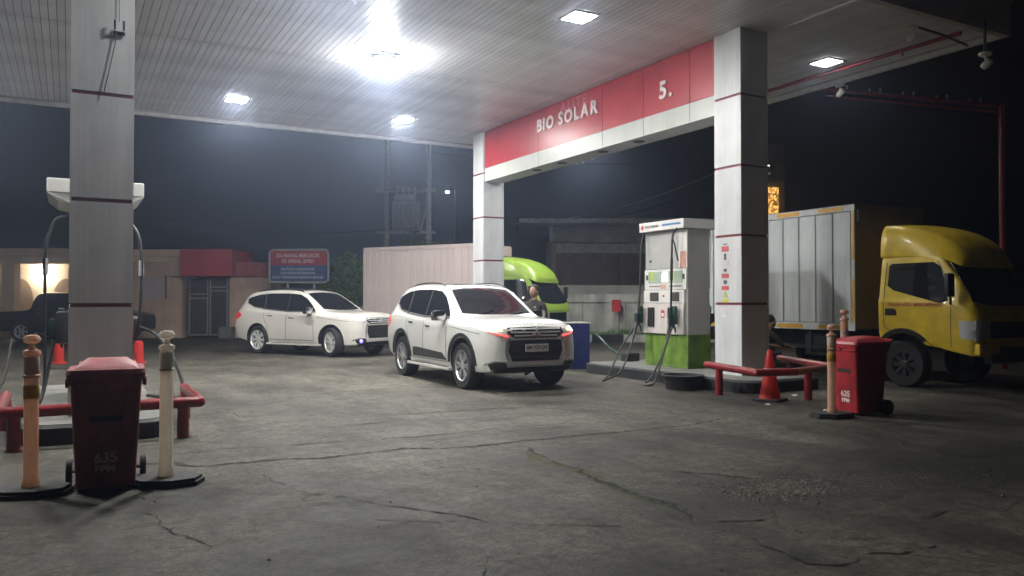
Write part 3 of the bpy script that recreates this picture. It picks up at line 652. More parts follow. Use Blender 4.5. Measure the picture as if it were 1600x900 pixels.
def delineator(label, loc, rz, tube_m, bands, h=1.2, base=True, collar=None):
    t = thing('delineator_post', label, 'traffic post', loc, rz, 'flexible traffic posts')
    n = 8; P = [(.30 * math.cos(R(22.5 + 45 * k)), .22 * math.sin(R(22.5 + 45 * k))) for k in range(n)]
    if base: MB().prism([(x * 1.0, y * 1.0) for x, y in P], 0, .035).prism([(x * .93, y * .93) for x, y in P], .036, .06).build('rubber_base', M['rubber'], t)
    z0 = .062 if base else 0
    MB().lathe([(.062, z0), (.062, .10), (.052, .12), (.050, h - .16), (.058, h - .155), (.062, h - .135), (.055, h - .12), (.03, h - .11)], 20).build('tube', M[tube_m], t, True)
    tp = MB(); tp.lathe([(.034, h - .115), (.022, h - .09), (.02, h - .06)], 14)
    tp.lathe([(.03, h - .07), (.055, h - .055), (.06, h - .03), (.045, h - .008), (.01, h)], 18); tp.build('grab_top', M[collar or tube_m], t, True)
    for za, zb, m in bands: MB().lathe([(.053, za), (.0545, za + .003), (.0545, zb - .003), (.053, zb)], 20).build('reflective_band', M[m], t, True)
    for z in (h - .32,): MB().lathe([(.052, z), (.062, z + .008), (.062, z + .016), (.052, z + .024)], 20).build('collar', M[collar or tube_m], t, True)
delineator('orange traffic post with silver and yellow bands left of the dark bin', (-.24, 7.08, 0), R(8) - YAW, 'post_orange', [(.90, 1.03, 'band_white'), (.72, .82, 'band_yellow')], 1.2)
delineator('cream white traffic post on octagonal base right of the dark bin', (.69, 6.98, 0), R(2) - YAW, 'post_white', [(.90, 1.04, 'band_white')], 1.22)
delineator('faded peach traffic post with yellow band before the bright red bin', (8.40, 6.95, 0), R(20) - YAW, 'post_faded', [(.90, 1.03, 'post_white'), (.70, .80, 'band_yellow')], 1.16)
delineator('faded traffic post whose top shows behind the bright red bin', (9.45, 7.60, 0), R(50), 'post_faded', [(.93, 1.05, 'post_white')], 1.34)
t = thing('traffic_cone', 'orange traffic cone with white band inside the red rail', 'traffic cone', (9.02, 8.56, 0), R(20))
MB().box(-.2, .2, -.2, .2, 0, .035, bev=.012).build('base', M['rubber'], t)
MB().lathe([(.155, .036), (.145, .07), (.085, .40), (.07, .5), (.035, .73), (.028, .74), (.02, .74)], 22).build('cone_body', M['cone_orange'], t, True)
MB().lathe([(.0965, .36), (.0985, .365), (.0795, .47), (.0775, .475)], 22).build('reflective_band', M['band_white'], t, True)
for x, y, lab in ((-.19, 21.6, 'short orange post far behind the pillar on its left side'), (1.46, 20.95, 'short orange post far behind the pillar on its right side')):
    t = thing('orange_bollard', lab, 'traffic post', (x, y, 0), 0, 'short orange posts beyond the pumps')
    MB().lathe([(.17, 0), (.17, .03), (.12, .04)], 16).build('base', M['cone_orange'], t, True)
    MB().lathe([(.115, .041), (.10, .44), (.09, .5), (.05, .52)], 16).build('tube', M['cone_orange'], t, True)

# ------------------------------------------------------------------ vehicles
def sect(x, zb, yb, hw, hm, zs, hs, zt, ht, c=.02):
    p6 = (hs - .035, zs + .03); p8 = (ht, zt - .025)
    p7 = (p6[0] + (p8[0] - p6[0]) * .82 + .012, p6[1] + (p8[1] - p6[1]) * .82)
    return x, [(0, zb), (yb, zb), (hw - .03, zb + .035), (hw, zb + .16), (hm, zb + (zs - zb) * .60), (hs, zs - .025), p6, p7, p8, (ht * .55, zt), (0, zt + c)]
def loft(stations, levels=2, crease=(), rings=(), cv=.88):
    vs, fs = [], []; n = len(stations[0][1]); N = 2 * n - 2
    for x, P in stations:
        vs += [(x, y, z) for y, z in P] + [(x, -y, z) for y, z in P[-2:0:-1]]
    m = len(stations)
    for i in range(m - 1):
        for k in range(N): fs.append((i * N + k, i * N + (k + 1) % N, (i + 1) * N + (k + 1) % N, (i + 1) * N + k))
    for i, flip in ((0, 0), (m - 1, 1)):
        for k in range(n - 1):
            a, c = i * N + k, i * N + k + 1; d_, e_ = i * N + (N - k) % N, i * N + (N - k - 1) % N
            q = [a, c, e_, d_]; q = [v for j, v in enumerate(q) if v not in q[:j]]
            fs.append(q[::-1] if flip else q)
    me = bpy.data.meshes.new('loft'); me.from_pydata(vs, [], fs)
    bm = bmesh.new(); bm.from_mesh(me); bmesh.ops.recalc_face_normals(bm, faces=bm.faces); bm.to_mesh(me); bm.free()
    if crease or rings:
        at = me.attributes.new('crease_edge', 'FLOAT', 'EDGE')
        for e in me.edges:
            a, c = e.vertices; ka, kc = a % N, c % N; kk = min(ka, N - ka)
            if ka == kc and kk in crease: at.data[e.index].value = cv
            if a // N == c // N and a // N in rings: at.data[e.index].value = .8
    o = bpy.data.objects.new('loft', me); COL.objects.link(o)
    md = o.modifiers.new('s', 'SUBSURF'); md.levels = levels; md.render_levels = levels
    return o
def cut(o, cyl):    # cyl: list of (x, z, r, y0, y1) wheel wells
    cs = []
    for x, z, r, y0, y1 in cyl:
        c = MB().lathe([(r, y0), (r, y1)], 40, Matrix.Translation((x, 0, z)) @ Matrix.Rotation(R(90), 4, 'X')).build('cutter', M['black'])
        for v in c.data.vertices: v.co.y = v.co.y
        md = o.modifiers.new('b', 'BOOLEAN'); md.operation = 'DIFFERENCE'; md.solver = 'EXACT'; md.object = c; cs.append(c)
    dg = bpy.context.evaluated_depsgraph_get(); dg.update()
    me = bpy.data.meshes.new_from_object(o.evaluated_get(dg))
    bpy.data.objects.remove(o)
    for c in cs: bpy.data.objects.remove(c)
    return me
def body_mesh(stations, cyl, paint, levels=2, dark_below=None, crease=(), rings=(), cv=.88):
    me = cut(loft(stations, levels, crease, rings, cv), cyl); me.materials.clear(); me.materials.append(paint); me.materials.append(M['black'])
    for p in me.polygons:
        c = p.center; d = 0
        for x, z, r, y0, y1 in cyl:
            rr = math.hypot(c.x - x, c.z - z)
            if rr < r + .004 and abs(c.y) < 1.2 and (abs(p.normal.y) < .25 or abs(c.y) < abs(min(y0, y1, key=abs)) + .03): d = 1
        if dark_below is not None and c.z < dark_below: d = 1
        p.material_index = d
    smooth_by_angle(me, 35)
    bm = bmesh.new(); bm.from_mesh(me); bv = BVHTree.FromBMesh(bm); bm.free()
    return me, bv
def decal(bv, poly, plane, off=.006, grid=.09, thick=.02):
    # a skin piece of the given outline lying on the body; plane: '+y' '-y' (x,z), 'f' 'r' (y,z), 't' (x,y)
    P = []
    for (a, b_), (c, d) in zip(poly, poly[1:] + poly[:1]):
        n = max(1, int(math.hypot(c - a, d - b_) / grid + .5))
        P += [(a + (c - a) * k / n, b_ + (d - b_) * k / n) for k in range(n)]
    nb = len(P); xs = [p[0] for p in P]; ys = [p[1] for p in P]
    def inside(x, y):
        r = False
        for (a, b_), (c, d) in zip(P, P[1:] + P[:1]):
            if (b_ > y) != (d > y) and x < (c - a) * (y - b_) / (d - b_) + a: r = not r
        return r
    x = min(xs) + grid / 2
    while x < max(xs):
        y = min(ys) + grid / 2
        while y < max(ys):
            if inside(x, y) and min(math.hypot(x - p[0], y - p[1]) for p in P) > grid * .35: P.append((x, y))
            y += grid
        x += grid
    r = delaunay_2d_cdt([Vector(p) for p in P], [(i, (i + 1) % nb) for i in range(nb)], [], 1, 1e-5)
    V2, F = r[0], r[2]
    dirs = {'+y': Vector((0, -1, 0)), '-y': Vector((0, 1, 0)), 'f': Vector((-1, 0, 0)), 'r': Vector((1, 0, 0)), 't': Vector((0, 0, -1))}
    d = dirs[plane]; vs = []; last = None
    for p in V2:
        o = Vector((p.x, 0, p.y)) if plane[-1] == 'y' else (Vector((0, p.x, p.y)) if plane in 'fr' else Vector((p.x, p.y, 0)))
        o = o - d * 5
        h = bv.ray_cast(o, d)
        if h[0] is None:
            h = bv.find_nearest(o + d * 4); 
        vs.append(Vector(h[0]) - d * off + (Vector(h[1]) * .002 if h[1] else Vector()))
    mb = MB(); n = len(vs); mb.add(vs + [v + d * thick for v in vs], list(F))
    from collections import Counter
    ec = Counter(tuple(sorted((f[i], f[(i + 1) % len(f)]))) for f in F for i in range(len(f)))
    mb.f += [[a, c, c + n, a + n] for (a, c), k in ec.items() if k == 1]; mb.mi += [0] * (len(mb.f) - len(mb.mi))
    return mb
def both(bv, poly, nm, m, par, **kw):
    return [decal(bv, poly, s, **kw).build(nm, m, par, True) for s in ('+y', '-y')]
def line_poly(p, w):   # thin band along a polyline (2D)
    L = []; Rr = []
    for i, (x, y) in enumerate(p):
        a = p[max(i - 1, 0)]; c = p[min(i + 1, len(p) - 1)]; dx, dy = c[0] - a[0], c[1] - a[1]; q = math.hypot(dx, dy); nx, ny = -dy / q * w / 2, dx / q * w / 2
        L.append((x + nx, y + ny)); Rr.append((x - nx, y - ny))
    return L + Rr[::-1]
def arc(cx, cz, r, a0, a1, n=14): return [(cx + r * math.cos(R(a0 + (a1 - a0) * k / n)), cz + r * math.sin(R(a0 + (a1 - a0) * k / n))) for k in range(n + 1)]
def wheel(par, x, y, z, r, w, side, spokes=6, steer=0, rimr=None, rim_m='alloy', dual=False):
    rimr = rimr or r * .64
    T = Matrix.Translation((x, y, z)) @ Matrix.Rotation(steer, 4, 'Z') @ Matrix.Rotation(R(-90 * side), 4, 'X')   # local +z points outboard
    h = w / 2; mb = MB()
    mb.lathe([(rimr * .97, -h + .01), (rimr * .97, h - .05), (rimr * .90, h - .06), (rimr * .90, -h + .02)], 28, T, 0, False)
    mb.lathe([(rimr * .90, h - .10), (rimr * .90, h - .09), (.01, h - .085), (.01, h - .10)], 28, T, 1)
    mb.lathe([(rimr * .96, h - .035), (rimr * 1.0, h - .012), (rimr * 1.02, h - .004), (rimr * .99, h - .002), (rimr * .93, h - .03)], 28, T, 0, False)
    mb.lathe([(.075, h - .09), (.07, h - .02), (.05, h - .012), (.01, h - .012)], 14, T)
    for k in range(spokes):
        for dd in (-.16, .16):
            a = 2 * math.pi * k / spokes + dd * (6 / spokes)
            Rz = Matrix.Rotation(a, 4, 'Z'); wd = .0125 * r / .38
            mb.add([(.05, -wd * .8, h - .025), (rimr * .95, -wd * 1.5, h - .02), (rimr * .95, wd * 1.5, h - .02), (.05, wd * .8, h - .025), (.05, -wd, h - .06), (rimr * .95, -wd * 1.6, h - .06), (rimr * .95, wd * 1.6, h - .06), (.05, wd, h - .06)],
                   [(0, 1, 2, 3), (0, 4, 5, 1), (2, 6, 7, 3), (1, 5, 6, 2)], 0, T @ Rz)
    wo = mb.build('wheel', [M[rim_m], M['black']], par, True)
    MB().lathe([(rimr * .98, -h + .02), (r * .93, -h), (r * .985, -h + .025), (r, -h + .06), (r, h - .06), (r * .985, h - .025), (r * .93, h), (rimr * 1.0, h - .012)], 36, T, 0, False).build('tyre', M['tyre'], wo, True)

SUV = [sect(2.32, .44, .40, .52, .56, .82, .52, .90, .42, .01), sect(2.29, .36, .55, .68, .72, .86, .68, .965, .56), sect(2.18, .29, .62, .83, .84, .91, .80, 1.03, .64), sect(1.95, .28, .66, .885, .895, .965, .86, 1.09, .69),
       sect(1.5, .28, .70, .90, .915, 1.02, .885, 1.14, .73), sect(1.15, .28, .70, .90, .92, 1.07, .895, 1.185, .75), sect(1.02, .28, .70, .90, .92, 1.09, .90, 1.215, .75), sect(.82, .28, .70, .90, .92, 1.105, .90, 1.34, .735),
       sect(.45, .28, .70, .90, .92, 1.12, .90, 1.57, .69), sect(.16, .28, .70, .90, .92, 1.13, .90, 1.715, .645), sect(-.05, .28, .70, .90, .92, 1.14, .90, 1.76, .63), sect(-.7, .28, .70, .90, .92, 1.16, .90, 1.79, .63),
       sect(-1.4, .28, .70, .90, .92, 1.19, .895, 1.775, .615), sect(-1.95, .32, .68, .88, .905, 1.21, .87, 1.72, .585), sect(-2.12, .36, .66, .865, .895, 1.20, .855, 1.64, .585), sect(-2.32, .40, .62, .84, .87, 1.16, .82, 1.38, .62),
       sect(-2.44, .44, .58, .80, .83, 1.02, .78, 1.16, .62), sect(-2.50, .50, .5, .70, .74, .88, .70, .98, .55)]
WX, WR = 1.40, .385
def nose(st):
    x, P = st
    if x <= 1.0: return st
    f = min(1, (x - 1.0) / .9); return x, [(y, z + .075 * f * max(0, min(1, (z - .45) / .35))) for y, z in P]
SUV = [nose(q) for q in SUV]
def fz(P): return [(y, z + .075 * max(0, min(1, (z - .45) / .35))) for y, z in P]
def suv(label, loc, rz, paint, flares, steer=0, kind=0):
    t = thing('suv', label, 'car', loc, rz)
    cyl = [(sx * WX, .40, .455, s * .50, s * 1.3) for sx in (1, -1) for s in (1, -1)]
    me, bv = body_mesh(SUV, cyl, M[paint], 2, .30, (2, 5, 8), (), .5)
    body = link('body', me, t)
    for sx in (1, -1):
        for s in (1, -1): wheel(t, sx * WX, s * .775, WR, WR, .255, s, 6 if kind == 0 else 8, steer if sx > 0 else 0, .255 if kind == 0 else .27, 'alloy' if kind == 0 else 'rim_bright')
    # side glass
    SW = [(.80, 1.19), (.60, 1.36), (.36, 1.53), (.10, 1.635), (-.35, 1.67), (-1.0, 1.675), (-1.55, 1.64), (-1.93, 1.56), (-2.02, 1.50), (-1.90, 1.40), (-1.55, 1.30), (-1.0, 1.24), (-.2, 1.19)]
    for w in both(bv, SW, 'side_window', M['glass_dark'], t, off=.006): w['label'] = 'dark tinted side glass'
    for x0, x1 in ((-.24, -.30), (-1.12, -1.26)): both(bv, line_poly([(x0, 1.215), (x1, 1.665)], .035), 'window_pillar', M['decal_dark'], t, off=.010, thick=.01)
    both(bv, line_poly([(-1.98, 1.43), (-1.55, 1.285), (-1.0, 1.225), (-.2, 1.175), (.8, 1.17)], .018), 'window_trim', M['chrome_soft'], t, off=.012, thick=.015)
    ws = decal(bv, [(-.67, 1.25), (-.585, 1.60), (-.545, 1.665), (-.3, 1.69), (0, 1.70), (.3, 1.69), (.545, 1.665), (.58, 1.60), (.66, 1.245), (.35, 1.225), (0, 1.22), (-.35, 1.225)], 'f', .008).build('windscreen', M['glass_dark'], t, True)
    decal(bv, [(-.58, 1.22), (-.55, 1.58), (.55, 1.58), (.58, 1.22)], 'r', .006).build('rear_window', M['glass_dark'], t, True)
    for s in (-1, 1): MB().tube([(1.08, s * .3 - .1, 1.235), (.98, s * .3 + .12, 1.285), (.92, s * .3 + .42 * .6, 1.315)], .010, 6).build('wiper', M['black'], t)
    decal(bv, [(-.05, -.36), (-.05, .36), (-.62, .36), (-.62, -.36)], 't', .004).build('sunroof', M['glass_dark'], t, True)
    for s in (-1, 1): MB().tube(hose_curve([(x, s * y, bv.ray_cast(Vector((x, s * y, 4)), Vector((0, 0, -1)))[0].z + dz) for x, y, dz in ((.12, .60, .0), (.0, .59, .03), (-.4, .585, .035), (-.9, .58, .035), (-1.4, .565, .03), (-1.75, .55, .0))], 4), .017, 8).build('roof_rail', M['black'] if kind else M['chrome'], t, True)
    # door joints
    for x in (.78, -.27, -1.06): both(bv, line_poly([(x + .03, 1.17), (x, .8), (x, .42)] if x > -1 else [(x - .1, 1.22), (x - .08, 1.0), (x + .05, .8), (x + .1, .46)], .012), 'door_joint', M['sticker_grey'], t, off=.0015, thick=.01)
    both(bv, line_poly([(.8, .415), (-.92, .415)], .012), 'door_joint', M['sticker_grey'], t, off=.0015, thick=.01)
    both(bv, line_poly([(2.0, .93), (1.4, .985), (.9, 1.03)], .010), 'bonnet_joint', M['sticker_grey'], t, off=.0015, thick=.01)
    for x in (-.10, -.93):
        for s in (-1, 1):
            h = MB().box(x - .10, x + .10, s * .905 - .012, s * .905 + .028, .985 + (-.1 - x) * .03, 1.015 + (-.1 - x) * .03, bev=.009).build('door_handle', M['chrome'] if kind == 0 else M['black'], t, True)
            h.rotation_euler = (0, R(2), 0)
    for s in (-1, 1):
        mr = MB().box(.58, .76, s * 1.0 - .12, s * 1.0 + .12, 1.11, 1.30, bev=.055).build('mirror', M['chrome'], t, True)
        MB().box(.61, .70, min(s * .86, s * .92), max(s * .86, s * .92), 1.13, 1.18).build('mirror_arm', M['black'], mr)
        MB().box(-.98, .98, min(s * .80, s * .945), max(s * .80, s * .945), .275, .325, bev=.012).build('side_step', M['paint_white'], t)
        MB().box(-.80, .80, min(s * .82, s * .935), max(s * .82, s * .935), .3265, .332).build('step_tread', M['decal_dark'], t)
    if flares:
        for sx in (1, -1): both(bv, arc(sx * WX, .40, .470, 2, 178) + arc(sx * WX, .40, .53, 178, 2), 'wheel_flare', M['black'], t, off=.018, grid=.06, thick=.03)
        both(bv, [(.62, .56), (.80, .44), (-.78, .44), (-.78, .60), (-.6, .61)], 'side_decal', M['decal_dark'], t, off=.003, thick=.004)
    # tail lamps
    both(bv, [(-2.22, 1.16), (-2.34, 1.10), (-2.42, .98), (-2.47, .92), (-2.46, .80), (-2.38, .93), (-2.20, 1.00), (-2.08, 1.06)], 'tail_lamp', M['lamp_red'], t, off=.012, grid=.05)
    decal(bv, [(-.78, 1.15), (-.66, 1.15), (-.70, .7), (-.78, .7)], 'r', .012, .05).build('tail_lamp', M['lamp_red'], t, True); decal(bv, [(.78, 1.15), (.66, 1.15), (.70, .7), (.78, .7)], 'r', .012, .05).build('tail_lamp', M['lamp_red'], t, True)
    # front
    up = decal(bv, fz([(-.52, .88), (-.50, .955), (0, .97), (.50, .955), (.52, .88), (.40, .795), (-.40, .795)]), 'f', .006, .06).build('upper_grille', M['gloss_black'], t, True)
    for z, w in ((.94, .46), (.885, .46), (.83, .40)):
        decal(bv, fz([(-w, z - .014), (-w, z + .012), (w, z + .012), (w, z - .014)]), 'f', .014, .06).build('grille_bar', M['silver_trim'], up, True)
    lo = decal(bv, fz([(-.47, .765), (.47, .765), (.50, .62), (.43, .49), (-.43, .49), (-.50, .62)]), 'f', .006, .06).build('lower_grille', M['black'], t, True)
    for z in (.53, .57, .61): decal(bv, fz([(-.44, z - .005), (-.44, z + .005), (.44, z + .005), (.44, z - .005)]), 'f', .011, .08).build('grille_bar', M['gloss_black'], lo, True)
    for s in (-1, 1):
        f = lambda P: fz([(s * y, z) for y, z in P])
        decal(bv, f([(.49, .80), (.53, .785), (.565, .70), (.57, .60), (.545, .515), (.52, .515), (.538, .61), (.53, .70), (.50, .765), (.47, .775)]), 'f', .018, .05).build('chrome_blade', M['chrome_soft'], t, True)
        hl = decal(bv, f([(.50, .93), (.66, .965), (.80, 1.0), (.865, 1.01), (.87, .96), (.80, .90), (.66, .845), (.54, .83)]), 'f', .012, .05).build('headlight', M['head_lens'], t, True)
        if kind == 0:
            decal(bv, f([(.66, .955), (.80, .985), (.85, .985), (.84, .93), (.78, .895), (.68, .89)]), 'f', .019, .04).build('bright_lens', M['drl_hot'], hl, True)
            decal(bv, f([(.60, .945), (.70, .965), (.70, .915), (.60, .90)]), 'f', .024, .04).build('indicator', M['indicator'], hl, True)
            decal(bv, f([(.50, .835), (.66, .865), (.80, .905), (.80, .885), (.66, .842), (.51, .81)]), 'f', .022, .04).build('running_light', M['drl_red'], hl, True)
        else:
            decal(bv, f([(.60, .935), (.80, .98), (.85, .975), (.80, .92), (.62, .875)]), 'f', .019, .04).build('bright_lens', M['head_glint'], hl, True)
        fg = decal(bv, f([(.54, .475), (.72, .49), (.80, .455), (.76, .37), (.60, .36), (.52, .40)]), 'f', .012, .05).build('fog_lamp', M['gloss_black'], t, True)
        decal(bv, f([(.54, .49), (.72, .507), (.82, .47), (.84, .43), (.80, .455), (.72, .485), (.54, .472)]), 'f', .018, .05).build('fog_trim', M['chrome_soft'], fg, True)
        fh = bv.ray_cast(Vector((5, s * .68, .43)), Vector((-1, 0, 0)))[0]
        if kind: MB().lathe([(.001, .03), (.03, .028), (.05, .012), (.055, -.01)], 14, Matrix.Translation((fh.x + .012, s * .68, .43)) @ Matrix.Rotation(R(90), 4, 'Y') @ Matrix.Rotation(0, 4, 'Z')).build('fog_bulb', M['fog_blue'], fg, True)
    decal(bv, fz([(-.74, .355), (-.50, .40), (.50, .40), (.74, .355), (.66, .31), (-.66, .31)]), 'f', .014, .06).build('lower_bumper', M['black'], t, True)
    for k in range(3):   # emblem: three diamonds
        a = R(90 + 120 * k); c, s_ = math.cos(a), math.sin(a); px, py = -s_, c
        q = [(0, 0), (c * .045 + px * .026, s_ * .045 + py * .026), (c * .09, s_ * .09), (c * .045 - px * .026, s_ * .045 - py * .026)]
        MB().prism([(x, y + .958) for x, y in q], 0, .012, Matrix.Translation((2.335, 0, 0)) @ Matrix(((0, 0, 1, 0), (1, 0, 0, 0), (0, 1, 0, 0), (0, 0, 0, 1)))).build('emblem', M['silver_trim'], up)
    if kind == 0:
        p = MB().box(2.342, 2.352, -.215, .215, .645, .765, bev=.003).build('number_plate', M['plate'], t)
        text('plate_number', 'BM 1576 QN', .085, M['plate_text'], p, (2.3525, 0, .712), (0, 1, 0), (0, 0, 1), .001, .001, .37)
    # bonnet lettering, laid letter by letter on the bonnet lip
    for i, ch in enumerate('PAJERO SPORT'):
        if ch == ' ': continue
        y = -.36 + .72 * i / 11; h = bv.ray_cast(Vector((2.225, y, 3)), Vector((0, 0, -1)))
        if h[0] is None: continue
        n = h[1]; xd = Vector((0, 1, 0)); yd = n.cross(xd)
        text('bonnet_letter', ch, .055, M['sticker_grey'], body, h[0] + n * .002, xd, yd, .001)
    return t
suv('white SUV with dark wheel flares and number plate waiting at the pump', (6.62, 13.52, 0), R(-90.5), 'paint_pearl', True, 0, 0)
suv('white SUV with chrome wheels and a blue fog lamp parked farther back', (6.08, 22.35, 0), math.atan2(-2.56, 1.43), 'paint_white', False, R(-16), 1)

# --- box trucks (x forward, origin on ground below the cab's rear wall)
CAB = [sect(-.02, .80, .6, .94, .95, 1.50, .95, 2.18, .82), sect(.03, .76, .8, .97, .98, 1.50, .985, 2.235, .86), sect(.3, .74, .8, .98, .99, 1.48, .99, 2.26, .87), sect(.85, .70, .8, .98, .99, 1.46, .99, 2.26, .87), sect(1.12, .66, .8, .98, .99, 1.45, .985, 2.20, .86),
       sect(1.30, .62, .8, .98, .985, 1.43, .975, 1.98, .86), sect(1.50, .58, .8, .975, .975, 1.40, .955, 1.68, .86), sect(1.63, .56, .8, .95, .95, 1.34, .91, 1.45, .83), sect(1.70, .56, .78, .90, .90, 1.24, .86, 1.32, .78), sect(1.735, .60, .6, .80, .82, 1.12, .76, 1.18, .66)]
SPO = [(-.02, [(0, 2.20), (.5, 2.20), (.84, 2.20), (.88, 2.24), (.88, 2.45), (.84, 2.66), (.74, 2.76), (.4, 2.79), (0, 2.80)]), (.02, [(0, 2.19), (.5, 2.19), (.86, 2.19), (.90, 2.23), (.90, 2.45), (.86, 2.68), (.76, 2.78), (.4, 2.81), (0, 2.82)]),
       (.4, [(0, 2.19), (.5, 2.19), (.86, 2.19), (.90, 2.22), (.90, 2.42), (.86, 2.62), (.76, 2.75), (.4, 2.79), (0, 2.80)]), (.85, [(0, 2.19), (.5, 2.19), (.85, 2.19), (.885, 2.20), (.86, 2.30), (.78, 2.48), (.68, 2.62), (.4, 2.68), (0, 2.70)]),
       (1.15, [(0, 2.15), (.5, 2.15), (.80, 2.15), (.83, 2.16), (.80, 2.22), (.74, 2.34), (.64, 2.46), (.4, 2.52), (0, 2.54)]), (1.36, [(0, 2.02), (.5, 2.02), (.75, 2.02), (.78, 2.03), (.76, 2.06), (.70, 2.14), (.6, 2.22), (.4, 2.26), (0, 2.28)]), (1.42, [(0, 2.0), (.5, 2.0), (.7, 2.0), (.73, 2.01), (.72, 2.02), (.66, 2.06), (.55, 2.1), (.4, 2.12), (0, 2.13)])]
def truck(label, loc, rz, paint, box_m, yellow, L=4.9, tilt=0):
    t = thing('box_truck', label, 'truck', loc, rz)
    cyl = [(.48, .40, .52, s * .55, s * 1.4) for s in (1, -1)]
    me, bv = body_mesh(CAB, cyl, M[paint], 2, None, (2, 5, 8), (1, 4, 7)); cab = link('cab', me, t)
    sm = cut(loft(SPO, 2, (3, 6), (1,)), []); sm.materials.clear(); sm.materials.append(M[paint]); smooth_by_angle(sm, 40); link('roof_deflector', sm, t)
    both(bv, [(.19, 2.06), (.24, 2.10), (1.0, 2.10), (1.12, 2.02), (1.20, 1.80), (1.28, 1.46), (1.16, 1.42), (.3, 1.64), (.18, 1.72)], 'door_window', M['glass_dark'], t, off=.006)
    both(bv, line_poly([(.14, 2.12), (.12, 1.7), (.13, 1.0), (.30, .95)], .012), 'door_joint', M['sticker_grey'], t, off=.002, thick=.01)
    both(bv, line_poly([(1.06, 2.12), (1.24, 1.8), (1.34, 1.44), (1.34, .72)], .012), 'door_joint', M['sticker_grey'], t, off=.002, thick=.01)
    both(bv, line_poly([(.0, 1.18), (1.3, 1.16)], .02), 'door_crease', M[paint], t, off=.006, thick=.01)
    both(bv, [(.16, 1.33), (.34, 1.33), (.38, 1.29), (.38, 1.21), (.16, 1.21)], 'door_handle', M['black'], t, off=.004, thick=.008)
    both(bv, arc(.48, .40, .525, 25, 180) + arc(.48, .40, .60, 180, 25), 'arch_liner', M['black'], t, off=.008)
    decal(bv, [(-.84, 1.44), (-.80, 1.9), (-.74, 2.13), (0, 2.16), (.74, 2.13), (.80, 1.9), (.84, 1.44), (.5, 1.39), (0, 1.38), (-.5, 1.39)], 'f', .008).build('windscreen', M['glass_dark'], t, True)
    decal(bv, [(-.55, 1.12), (.55, 1.12), (.55, .86), (-.55, .86)], 'f', .008).build('grille', M['gloss_black'], t, True)
    for s in (-1, 1):
        f = lambda P: [(s * y, z) for y, z in P]
        decal(bv, f([(.58, 1.10), (.72, 1.14), (.88, 1.16), (.91, .98), (.90, .82), (.58, .86)]), 'f', .012, .06).build('headlight', M['head_lens'], t, True)
        decal(bv, [(1.47, 1.13), (1.58, 1.15), (1.69, 1.12), (1.69, .84), (1.50, .87)], '+y' if s > 0 else '-y', .012, .06).build('headlight_side', M['head_lens'], t, True)
        both_m = MB().tube([(1.32, s * .98, 1.42), (1.42, s * 1.10, 1.40), (1.42, s * 1.12, 1.55)], .014, 6); both_m.build('mirror_arm', M['black'], t)
        MB().box(1.38, 1.46, s * 1.13 - .09, s * 1.13 + .09, 1.52, 1.90, bev=.03).build('mirror', M['black'], t, True)
        MB().box(1.62, 1.76, min(s * .35, s * .9), max(s * .35, s * .9), .60, .78, bev=.03).build('bumper_corner', M[paint], t)
        MB().box(1.765, 1.775, s * .78 - .07, s * .78 + .07, .66, .72).build('bumper_lamp', M['indicator'] if 0 else M['sticker_salmon'], t)
        wheel(t, .48, s * .84, .385, .385, .24, s, 8, 0, .22, 'dark_metal'); wheel(t, -2.95, s * .84, .385, .385, .30, s, 8, 0, .22, 'dark_metal')
        MB().box(-L - .2, 0.3, s * .38 - .05, s * .38 + .05, .58, .76).build('chassis_rail', M['black'], t)
    MB().box(1.60, 1.755, -.55, .55, .46, .72, bev=.03).build('bumper', M['dark_metal'], t)
    MB().box(-1.7, -.6, -.86, -.42, .42, .82, bev=.03).build('fuel_tank', M['dark_metal'], t); MB().box(-1.6, -.7, .45, .84, .45, .80, bev=.02).build('tool_box', M['black'], t)
    for x in (-.9, -1.5, -3.9, -4.6):
        for s in (-1, 1): MB().box(x - .03, x + .03, min(s * .9, s * .94), max(s * .9, s * .94), .50, .93).build('side_guard_post', M['dark_metal'], t)
    for s in (-1, 1): MB().box(-2.3, -.5, min(s * .9, s * .93), max(s * .9, s * .93), .55, .62).build('side_guard', M['dark_metal'], t)
    MB().box(-L - .25, -.5, -.45, .45, .765, .85).build('subframe', M['black'], t)
    # cargo box
    bx0, bx1, hw, z0, z1 = -L - .45, -.45, .98, .94, 3.20
    box = MB().box(bx0 + .02, bx1 - .02, -hw + .02, hw - .02, z0, z1 - .02).build('cargo_box', M['rib_dark'] if yellow else M[box_m], t)
    n = 12 if yellow else 17; step = (bx1 - bx0 - .16) / n; gap = .035 if yellow else .06; th = .018 if yellow else .026
    pm = MB().box(gap / 2, step - gap / 2, -th, 0, z0 + .12, z1 - .12, bev=.012).mesh('panel', M[box_m])
    for k in range(n):
        for s in (-1, 1):
            T = Matrix.Translation((bx0 + .08 + k * step + (step if s > 0 else 0), s * (hw - .02), 0)) @ Matrix.Rotation(0 if s < 0 else math.pi, 4, 'Z'); link('box_panel', pm, box, T)
    fr = 'box_white' if yellow else box_m
